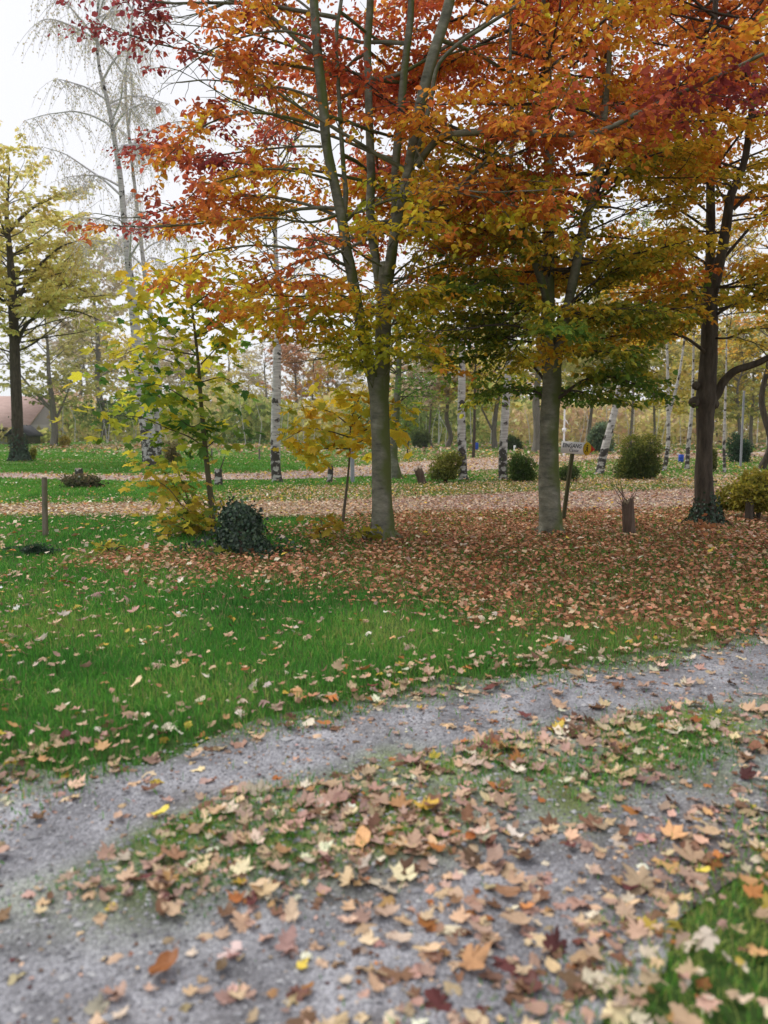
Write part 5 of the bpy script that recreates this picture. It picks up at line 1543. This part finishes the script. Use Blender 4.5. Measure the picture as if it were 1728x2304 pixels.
# ------------------------------------------------------------------ entrance sign
def text_mesh(body, size, mat, name, parent, M, shear=0.0, extrude=.001, offset=0.0):
    cu = bpy.data.curves.new("lettering_curve", 'FONT')
    cu.body = body; cu.size = size; cu.shear = shear; cu.extrude = extrude; cu.align_x = 'CENTER'; cu.align_y = 'CENTER'; cu.offset = offset
    tmp = bpy.data.objects.new("lettering_curve", cu)
    COL.objects.link(tmp)
    dg = bpy.context.evaluated_depsgraph_get()
    me = bpy.data.meshes.new_from_object(tmp.evaluated_get(dg))
    bpy.data.objects.remove(tmp)
    o = link(name, me, mat, parent)
    o.matrix_local = M
    return o

def entrance_sign():
    p = base(1266, 1174); Y = p[1]
    o = thing("entrance_sign", "white EINGANG arrow sign with yellow disc and red tip on leaning post", "sign", p)
    u = mpx(1.1, Y)
    top = at(1289, 1012, Y) - p
    Q = np.array([[-.004, 0, -.1], top * .5, top])
    g = Geo(); V, Fc = tube(resample(Q, [.03, .03, .03], 12)[0], np.full(12, 4.6 * u), 4); g.add(V, Fc)
    link("post", g.mesh("post", smooth=False), M_MOSSWOOD, o)
    # board: centre of the white part and its tilt
    c = at(1290, 1007.5, Y) - p; c[1] -= 5.5 * u
    B = Matrix.Translation(Vector(c)) @ Matrix.Rotation(math.radians(4.2), 4, 'Y') @ Matrix.Rotation(math.radians(90), 4, 'X')
    # in board space: x right, y up, z toward the camera
    def prism(poly, z0, z1):
        poly = np.array(poly, float); n = len(poly)
        V = np.vstack([np.c_[poly, np.full(n, z0)], np.c_[poly, np.full(n, z1)], [[*poly.mean(0), z0]], [[*poly.mean(0), z1]]])
        Fc = []
        for k in range(n):
            j = (k + 1) % n
            Fc += [(k, n + j, j), (k, n + k, n + j), (j, 2 * n, k), (n + k, 2 * n + 1, n + j)]
        Fc = np.array(Fc)[:, ::-1] if False else np.array(Fc)
        return V, Fc
    x0, x1, hh = -26 * u, 19 * u, 12.2 * u
    V, Fc = prism([(x0, -hh), (x1 + 6 * u, -hh), (x1 + 6 * u, hh), (x0, hh)], -.006, .006)
    bd = link("board", mesh_np("board", V, Fc), M_WHITE, o); bd.matrix_local = B
    cx, rr = 26.5 * u, 13.2 * u
    V, Fc = prism([(cx + 3 * u, -11.5 * u), (cx + 16.5 * u, 0), (cx + 3 * u, 11.5 * u)], -.008, .004)
    tp = link("arrow_tip", mesh_np("arrow_tip", V, Fc), M_RED, o); tp.matrix_local = B
    th = np.linspace(0, 2 * math.pi, 32, endpoint=False)
    V, Fc = prism(np.c_[cx + 8.2 * u * np.cos(th), rr * np.sin(th)], -.010, .0095)
    dc = link("disc", mesh_np("disc", V, Fc), M_YELLOW, o); dc.matrix_local = B
    # walking figure
    W = rr / 14
    fig = [[(-.8, 4.5), (1.2, 4.2), (1.0, 0.2), (3.2, -7), (1.9, -7.2), (.1, -1.6), (-2.6, -7.6), (-3.9, -7.2), (-1.2, .2)], [(-.8, 4.2), (-3.2, 1.2), (-2.4, .6), (-.6, 2.6)], [(1.0, 3.8), (2.8, .8), (2.0, .4), (.6, 2.4)]]
    g = Geo()
    for poly in fig:
        V, Fc = prism([(cx + a * W, b * W) for a, b in poly], .0092, .0115); g.add(V, Fc)
    V, Fc = prism([(cx + .4 * W + 1.5 * W * math.cos(a), 6.7 * W + 1.5 * W * math.sin(a)) for a in np.linspace(0, 6.283, 12, endpoint=False)], .0092, .0115); g.add(V, Fc)
    f = link("walking_figure", g.mesh("walking_figure", smooth=False), M_BLACK, dc)
    Lz = Matrix.Translation((-4.5 * u, 3.6 * u, .0075))
    text_mesh("EINGANG", 11.8 * u, M_NAVY, "lettering", bd, Lz @ Matrix.Diagonal((.74, 1, 1, 1)), .12, .0006, .0012)
    text_mesh("Cassa", 8.5 * u, M_NAVY, "lettering", bd, Matrix.Translation((-1 * u, -5.2 * u, .0075)), .35, .0006, .0004)
entrance_sign()

# ------------------------------------------------------------------ ivy stump and ground plants on the tree row
def ivy_stump():
    p = base(546, 1246); Y = p[1]
    o = thing("ivy_stump", "dome-shaped stump smothered in dark green ivy", "stump", p)
    u = mpx(1, Y); Hh = 114 * u
    z = np.array([-.05, .0, .3, .6, .8, .9]) * Hh
    V, Fc = tube(np.stack([0 * z - .1 * z, 0 * z, z], 1), np.array([40, 38, 32, 27, 18, 4]) * u, 12, .1, 3)
    link("stump", mesh_np("stump", V, Fc, smooth=True), M_STUMP, o)
    r = np.random.default_rng(12)
    n = 5200
    h = r.random(n) ** 1.15; a = r.uniform(0, 6.28, n)
    prof = np.interp(h, [0, .06, .2, .5, .75, .9, 1.0], [70, 52, 42, 37, 31, 22, 4]) * u * (.72 + .6 * vn3(np.cos(a) * 2 + 4, np.sin(a) * 2 + 4, h * 5, 9)) + np.abs(r.normal(0, 4.0, n)) * u
    skew = 12 * u * (1 - h) * (np.cos(a) > 0)
    P = np.stack([np.cos(a) * prof + skew - .08 * h * Hh, np.sin(a) * prof * .8, .01 + h * Hh + r.normal(0, .01, n)], 1)
    Nn = np.stack([np.cos(a), np.sin(a), .5 + h * .8 + r.normal(0, .25, n)], 1) + r.normal(0, .3, (n, 3))
    D = np.stack([r.normal(0, .5, n), r.normal(0, .5, n), -.9 + r.normal(0, .2, n)], 1)
    nr = 620                                     # runners trailing off the dome and over the ground
    ra = np.repeat(r.uniform(0, 6.28, 31), 20); rl = np.tile(np.linspace(0, 1, 20), 31)
    reach = np.repeat(r.uniform(70, 150, 31) * (r.random(31) < .7) + 50, 20) * u
    rz = np.where(np.repeat(r.random(31) < .6, 20), .03, (.15 + .5 * r.random()) * Hh * (1 - rl) + .04)
    P[:nr] = np.stack([np.cos(ra) * (40 * u + rl * (reach - 40 * u)), np.sin(ra) * (40 * u + rl * (reach - 40 * u)) * .8, rz], 1) + r.normal(0, .018, (nr, 3))
    P[:nr, 2] = np.maximum(P[:nr, 2], .015)
    ns = 260                                     # stray shoots sticking out
    P[nr:nr + ns] += Nn[nr:nr + ns] * (np.abs(r.normal(0, .05, ns)))[:, None]
    C = jitter(ramp(r.random(n), [0, .6, 1], [(.014, .034, .02), (.03, .07, .036), (.09, .14, .07)]), .35, r)
    V, Fc, CC = leaf_faces(P, D, Nn, r.uniform(.03, .052, n), r.uniform(.03, .05, n), C, True)
    q = link("ivy", mesh_np("ivy", V, Fc, CC), M_IVY, o); q["kind"] = "stuff"
ivy_stump()

def needle_heap():
    p = base(92, 1254); Y = p[1]
    o = thing("conifer_cuttings", "small heap of dark green conifer cuttings below the wooden post", "cuttings", p)
    r = np.random.default_rng(31)
    for k in range(16):
        a = r.uniform(0, 6.28); L = r.uniform(.16, .42)
        s = np.array([r.normal(0, .10), r.normal(0, .06), r.uniform(.02, .12)])
        d = np.array([math.cos(a), math.sin(a) * .6, r.uniform(-.05, .45)])
        Q = np.array([s + d * L * f + np.array([0, 0, -.18 * L * f * f * 2]) for f in np.linspace(0, 1, 8)]); Q[:, 2] = np.maximum(Q[:, 2], .015)
        g = Geo()
        m = 150
        f = r.uniform(0, 6.99, m); i = f.astype(int); ff = (f - i)[:, None]
        P = Q[i] * (1 - ff) + Q[i + 1] * ff
        D = d[None] * .8 + r.normal(0, .8, (m, 3)); N = r.normal(0, .5, (m, 3)) + np.array([0, 0, 1])
        C = jitter(ramp(r.random(m), [0, 1], [(.014, .040, .022), (.05, .095, .05)]), .2, r)
        V, Fc, CC = leaf_faces(P, D, N, r.uniform(.03, .055, m), np.full(m, .008), C); g.add(V, Fc, CC)
        b = link("frond", g.mesh("frond", smooth=False), M_IVY, o); b["kind"] = "stuff"
needle_heap()

# ------------------------------------------------------------------ maple saplings with single leaves
LEAFMESH, LEAFGEO = [], []
for k in range(6):
    V, Fc = leaf_shape(MAPLE, [.2, -.3, .35, -.15, .45, -.4][k], [.05, .1, -.1, .15, .1, 0][k], [.1, -.15, .2, 0, -.2, .15][k], 40 + k)
    me = mesh_np("leaf", V + np.array([.36, 0, 0]), Fc, smooth=True); me.materials.append(M_LEAFTREE); LEAFMESH.append(me); LEAFGEO.append((V + np.array([.36, 0, 0]), Fc))

def maple(name, label, px, py, stem_px, wpx, branches, nleaf, size, palette, seed, spread=.22, maxobj=300, colbias=None, cat="sapling"):
    r = np.random.default_rng(seed)
    p = base(px, py); Y = p[1]
    o = thing(name, label, cat, p)
    S = px_line(stem_px, Y) - p; S[0, 2] = -.04
    SP, SR = resample(S, np.linspace(mpx(wpx, Y) / 2, .006, len(S)), 40)
    SR[:3] *= [1.35, 1.15, 1.05]
    V, Fc = tube(SP, SR, 9, .06, seed)
    link("trunk", mesh_np("trunk", V, Fc, smooth=True), M_TRUNKMAPLE, o)
    lines = []
    for pts in branches:
        Q = px_line(pts, Y) - p
        QP, QR = resample(Q, np.linspace(.012, .003, len(Q)), 16)
        V, Fc = tube(QP, QR, 5)
        link("branch", mesh_np("branch", V, Fc, smooth=True), M_TWIG, o)
        lines.append(QP)
    lines.append(SP[len(SP) * 2 // 3:])
    wts = np.array([np.linalg.norm(np.diff(l, axis=0), axis=1).sum() for l in lines]); wts /= wts.sum()
    zmax = max(l[:, 2].max() for l in lines)
    k = 0
    extra = Geo()
    while k < nleaf:
        l = lines[int(r.choice(len(lines), p=wts))]
        f = r.uniform(.18, 1) * (len(l) - 1); i = min(int(f), len(l) - 2)
        c = l[i] * (1 - f + i) + l[i + 1] * (f - i)
        pos = c + r.normal(0, spread, 3) * np.array([1, 1, .75])
        if pos[2] < .05:
            continue
        d = pos - c; yaw = math.atan2(d[1], d[0]) + r.normal(0, .7)
        s = size * r.uniform(.65, 1.25)
        R_ = Matrix.Rotation(yaw, 3, 'Z') @ Matrix.Rotation(abs(r.normal(.4, .35)), 3, 'Y') @ Matrix.Rotation(r.normal(0, .4), 3, 'X')
        M = Matrix.Translation(Vector(pos)) @ R_.to_4x4() @ Matrix.Scale(s, 4)
        t_ = r.random() if colbias is None else np.clip(colbias(pos / zmax) + r.normal(0, .22), 0, 1)
        cc = ramp(np.array([t_]), np.linspace(0, 1, len(palette)), palette)[0] * math.exp(r.normal(0, .15))
        mi = int(r.integers(6))
        if k < maxobj:
            q = bpy.data.objects.new("leaf", LEAFMESH[mi])
            COL.objects.link(q); q.parent = o; q.matrix_local = M
            q.color = (*[float(v) for v in cc], 1)
        else:
            V0, F0 = LEAFGEO[mi]
            A = np.array(M)
            extra.add(V0 @ A[:3, :3].T + A[:3, 3], F0, cc)
        k += 1
    if extra.V:
        e_ = link("foliage", extra.mesh("foliage"), M_FOL, o); e_["kind"] = "stuff"
    return o

M_TRUNKMAPLE = rough_mat("maple_bark", [(.3, (.085, .07, .05)), (.7, (.17, .145, .105))], (10, 10, 10), 5, .3, extra=algae((.11, .12, .05), .5, .7, .2, 4))
MAPCOL = [(.07, .18, .04), (.14, .28, .045), (.36, .44, .05), (.70, .64, .06), (.80, .66, .05), (.80, .54, .05)]
maple("maple_sapling", "slender maple sapling with large green and yellow leaves left of centre", 479, 1194,
      [(479, 1196), (474, 1120), (466, 1050), (459, 980), (452, 900), (447, 830), (440, 760), (430, 680), (420, 610), (412, 560)], 15,
      [[(462, 1010), (430, 985, -.2), (380, 965, -.4), (320, 940, -.6), (250, 935, -.7), (205, 935, -.8)],
       [(462, 1010), (490, 985, .2), (515, 960, .3)],
       [(455, 930), (420, 900, -.3), (370, 870, -.5), (310, 860, -.7), (240, 850, -.9)],
       [(450, 860), (400, 820, .2), (340, 800, .4), (290, 770, .5)],
       [(452, 820), (490, 780, .2), (530, 740, .3), (560, 715, .4)],
       [(446, 800), (400, 760, -.3), (350, 720, -.5), (310, 690, -.6)],
       [(430, 690), (470, 660, -.2), (495, 630, -.3), (520, 600, -.3)],
       [(440, 760), (480, 740, -.4), (520, 730, -.6)],
       [(436, 720), (400, 680, .2), (360, 640, .3), (340, 620, .3)],
       [(450, 900), (400, 900, .3), (350, 890, .6), (300, 900, .8)],
       [(420, 620), (440, 590, .1), (460, 570, .1)],
       [(455, 950), (430, 960, -.5), (400, 940, -.8)],
       [(440, 760), (500, 700, .1), (540, 660, .2), (560, 640, .2)], [(446, 800), (390, 790, -.5), (330, 780, -.8), (270, 800, -1.0)], [(425, 650), (380, 630, -.2), (340, 650, -.4)], [(450, 860), (500, 850, .3), (540, 870, .4)]],
      840, .225, MAPCOL, 901, .23, colbias=lambda q: .06 + .7 * q[2])
maple("maple_sapling", "thin maple sapling with bright yellow leaves left of the central trunk", 768, 1200,
      [(768, 1202), (775, 1140), (782, 1080), (787, 1020), (789, 960), (800, 900)], 8,
      [[(788, 985), (740, 970, -.2), (690, 965, -.4), (640, 990, -.5)],
       [(788, 960), (750, 930, .2), (700, 915, .3), (660, 920, .3)],
       [(790, 1000), (830, 985, .1), (860, 960, .2)],
       [(789, 960), (820, 930, -.3), (870, 915, -.5), (910, 925, -.6)],
       [(795, 930), (810, 890, -.1), (820, 860, -.1)],
       [(788, 1010), (730, 1010, -.4), (680, 1020, -.5)],
       [(800, 900), (770, 880, .1), (740, 880, .2)],
       [(789, 980), (850, 960, -.4), (900, 970, -.6)]],
      330, .23, [(.34, .44, .05), (.76, .66, .06), (.82, .66, .05), (.82, .62, .05), (.78, .44, .05)], 902, .15)
maple("maple_shoots", "bushy low maple shoots with mixed leaves around the sapling's foot", 440, 1200,
      [(440, 1202), (430, 1150), (415, 1100), (400, 1060)], 5,
      [[(440, 1190), (410, 1140, -.2), (380, 1100, -.3), (350, 1080, -.3)], [(440, 1190), (460, 1150, -.2), (455, 1120, -.2)], [(436, 1180), (400, 1160, -.4), (370, 1140, -.5)],
       [(430, 1150), (390, 1090, .1), (350, 1040, .2), (330, 1050, .2)], [(436, 1180), (420, 1190, -.5), (390, 1180, -.6)], [(440, 1190), (470, 1190, -.4), (490, 1150, -.4)]],
      300, .2, [(.10, .20, .04), (.34, .42, .05), (.74, .64, .06), (.60, .40, .10), (.80, .64, .06)], 903, .15, cat="shoots")
maple("maple_seedling", "tiny yellow seedling in the grass left of the sapling", 252, 1250,
      [(252, 1252), (252, 1235), (252, 1215)], 3, [[(252, 1245), (235, 1228, -.1), (222, 1228, -.1)], [(252, 1245), (270, 1230, -.1), (285, 1232, -.1)]], 16, .17, [(.34, .32, .04), (.50, .40, .06)], 904, .05, cat="seedling")
maple("maple_seedling", "low yellow seedling at the foot of the thin sapling", 725, 1218,
      [(730, 1220), (728, 1195), (722, 1170)], 3, [[(730, 1210), (710, 1185, -.1), (705, 1170, -.1)], [(728, 1200), (745, 1180, -.1), (750, 1170, 0)]], 26, .2, [(.40, .34, .04), (.54, .40, .05), (.48, .26, .04)], 905, .07, cat="seedling")
maple("maple_seedling", "yellow-green seedling at the left foot of the central trunk", 822, 1228,
      [(822, 1230), (824, 1205), (826, 1180)], 3, [[(822, 1220), (808, 1195, -.1), (803, 1190, -.1)], [(824, 1210), (835, 1185, -.1), (836, 1175, -.1)]], 14, .18, [(.20, .24, .03), (.48, .40, .05)], 906, .05, cat="seedling")
maple("maple_seedling", "yellow-leaved shoot in front of the ivy stump", 525, 1250,
      [(525, 1252), (522, 1235), (518, 1220)], 3, [[(525, 1245), (508, 1225, -.1)], [(525, 1245), (540, 1222, -.1)]], 12, .15, [(.14, .22, .03), (.42, .38, .05)], 907, .05, cat="seedling")
maple("maple_seedling", "red-brown leaved sprig at the foot of the burled trunk", 1585, 1196,
      [(1585, 1198), (1588, 1180), (1590, 1165)], 3, [[(1585, 1190), (1570, 1175, -.1)], [(1588, 1185), (1600, 1168, -.1)]], 12, .18, [(.30, .10, .05), (.42, .18, .07), (.46, .28, .14)], 908, .06, cat="seedling")

# ------------------------------------------------------------------ houses far left
def house(label, px0, px1, py_base, py_eave, py_ridge, Y, depth, rot=0.0):
    a = at(px0, py_base, Y); b = at(px1, py_base, Y)
    zg = float(H((a[0] + b[0]) / 2, Y))
    wz = at(px0, py_eave, Y)[2] - zg; rz = at(px0, py_ridge, Y)[2] - zg
    W = (b[0] - a[0]) / 2
    o = thing("house", label, "house", ((a[0] + b[0]) / 2, Y + depth / 2, zg))
    V, Fc = box(-W, W, -depth / 2, depth / 2, -.3, wz); link("wall", mesh_np("wall", V, Fc), M_PLASTER, o)
    e = .5
    Vr = np.array([[-W - e, -depth / 2 - e, wz - .25], [W + e, -depth / 2 - e, wz - .25], [W + e, 0, rz], [-W - e, 0, rz], [-W - e, depth / 2 + e, wz - .25], [W + e, depth / 2 + e, wz - .25]])
    Vr2 = Vr - np.array([0, 0, .2]); VV = np.vstack([Vr, Vr2])
    FF = np.array([[0, 1, 2, 3], [3, 2, 5, 4], [6, 9, 8, 7], [9, 10, 11, 8], [0, 6, 7, 1], [4, 5, 11, 10], [0, 3, 9, 6], [3, 4, 10, 9], [1, 7, 8, 2], [2, 8, 11, 5]])
    link("roof", mesh_np("roof", VV, FF), M_ROOF, o)
    for sx in (-1, 1):
        xa, xb = sx * (W - .25), sx * (W - .01)
        Vg = np.array([[xx, yy, zz] for xx in (xa, xb) for yy, zz in ((-depth / 2 + .01, wz), (depth / 2 - .01, wz), (0, rz - .3))])
        link("gable", mesh_np("gable", Vg, np.array([[0, 1, 2], [3, 5, 4], [0, 2, 5], [0, 5, 3], [1, 4, 5], [1, 5, 2]])), M_PLASTER, o)
    for k in range(4):
        x = -W * .75 + k * W * .5
        V, Fc = box(x - .5, x + .5, -depth / 2 - .03, -depth / 2 + .05, wz * .3, wz * .75)
        wd = link("window", mesh_np("window", V, Fc), M_GLASS, o)
        V, Fc = box(x - .6, x + .6, -depth / 2 - .05, -depth / 2 + .02, wz * .3 - .12, wz * .3 - .02)
        link("sill", mesh_np("sill", V, Fc), M_PLASTER, wd)
    return o
house("white house with reddish tiled roof at the far left", -90, 60, 1000, 955, 886, 90, 12)
house("distant white house with red roof glimpsed behind the sapling", 425, 485, 992, 935, 900, 125, 9)
def shed():
    Y = 84; a = at(28, 1003, Y); b = at(82, 1003, Y)
    zg = float(H((a[0] + b[0]) / 2, Y)); W = (b[0] - a[0]) / 2
    o = thing("shed", "low dark-roofed shed in front of the white house", "shed", ((a[0] + b[0]) / 2, Y, zg))
    V, Fc = box(-W * .85, W * .85, -1.5, 1.5, -.3, 1.1); link("wall", mesh_np("wall", V, Fc), M_MOSSWOOD, o)
    e = [(-W, 1.0), (0, 2.1), (W, 1.0), (W, .85), (0, 1.92), (-W, .85)]
    V = np.array([[x, -1.8, z] for x, z in e] + [[x, 1.8, z] for x, z in e])
    Fc = np.array([[0, 6, 7, 1], [1, 7, 8, 2], [3, 9, 10, 4], [4, 10, 11, 5], [0, 1, 4, 5], [1, 2, 3, 4], [6, 11, 10, 7], [7, 10, 9, 8], [0, 5, 11, 6], [2, 8, 9, 3]])
    link("roof", mesh_np("roof", V, Fc), M_SHED, o)
shed()

# ivy at the feet of two trees
def foot_ivy(tree, p, rad, h, n, leaf, seed):
    r = np.random.default_rng(seed)
    z = np.abs(r.normal(0, h, n)); a = r.uniform(0, 6.28, n)
    rr = rad * (1 + .6 * np.exp(-z / (h * .4))) + r.uniform(0, leaf * .4, n)
    P = np.stack([np.cos(a) * rr, np.sin(a) * rr, .05 + z], 1)
    N = np.stack([np.cos(a), np.sin(a), r.normal(.3, .3, n)], 1); D = np.stack([r.normal(0, .5, n), r.normal(0, .5, n), -np.ones(n)], 1)
    C = jitter(np.broadcast_to((.025, .055, .028), (n, 3)), .3, r)
    V, Fc, CC = leaf_faces(P, D, N, r.uniform(leaf * .7, leaf, n), r.uniform(leaf * .6, leaf * .9, n), C)
    b = link("ivy", mesh_np("ivy", V, Fc, CC), M_IVY, tree); b["kind"] = "stuff"
foot_ivy(o4, T4, .34, .55, 900, .13, 1)

def haze():
    V, Fc = box(-1000, 1000, -1000, 1500, -2.0, 42)
    m, N, L = mat_new("haze")
    o_ = N.new("ShaderNodeOutputMaterial"); v = N.new("ShaderNodeVolumePrincipled")
    v.inputs["Color"].default_value = (.93, .94, .97, 1); v.inputs["Density"].default_value = HAZE
    v.inputs["Anisotropy"].default_value = .2
    L.new(v.outputs[0], o_.inputs["Volume"])
    o = link("haze", mesh_np("haze", V, Fc), m, kind="stuff")
    tag(o, "thin pale autumn haze over the whole park", "haze")
HAZE = .0003
haze()

for o in COL.objects:
    if "_n" in o:
        del o["_n"]
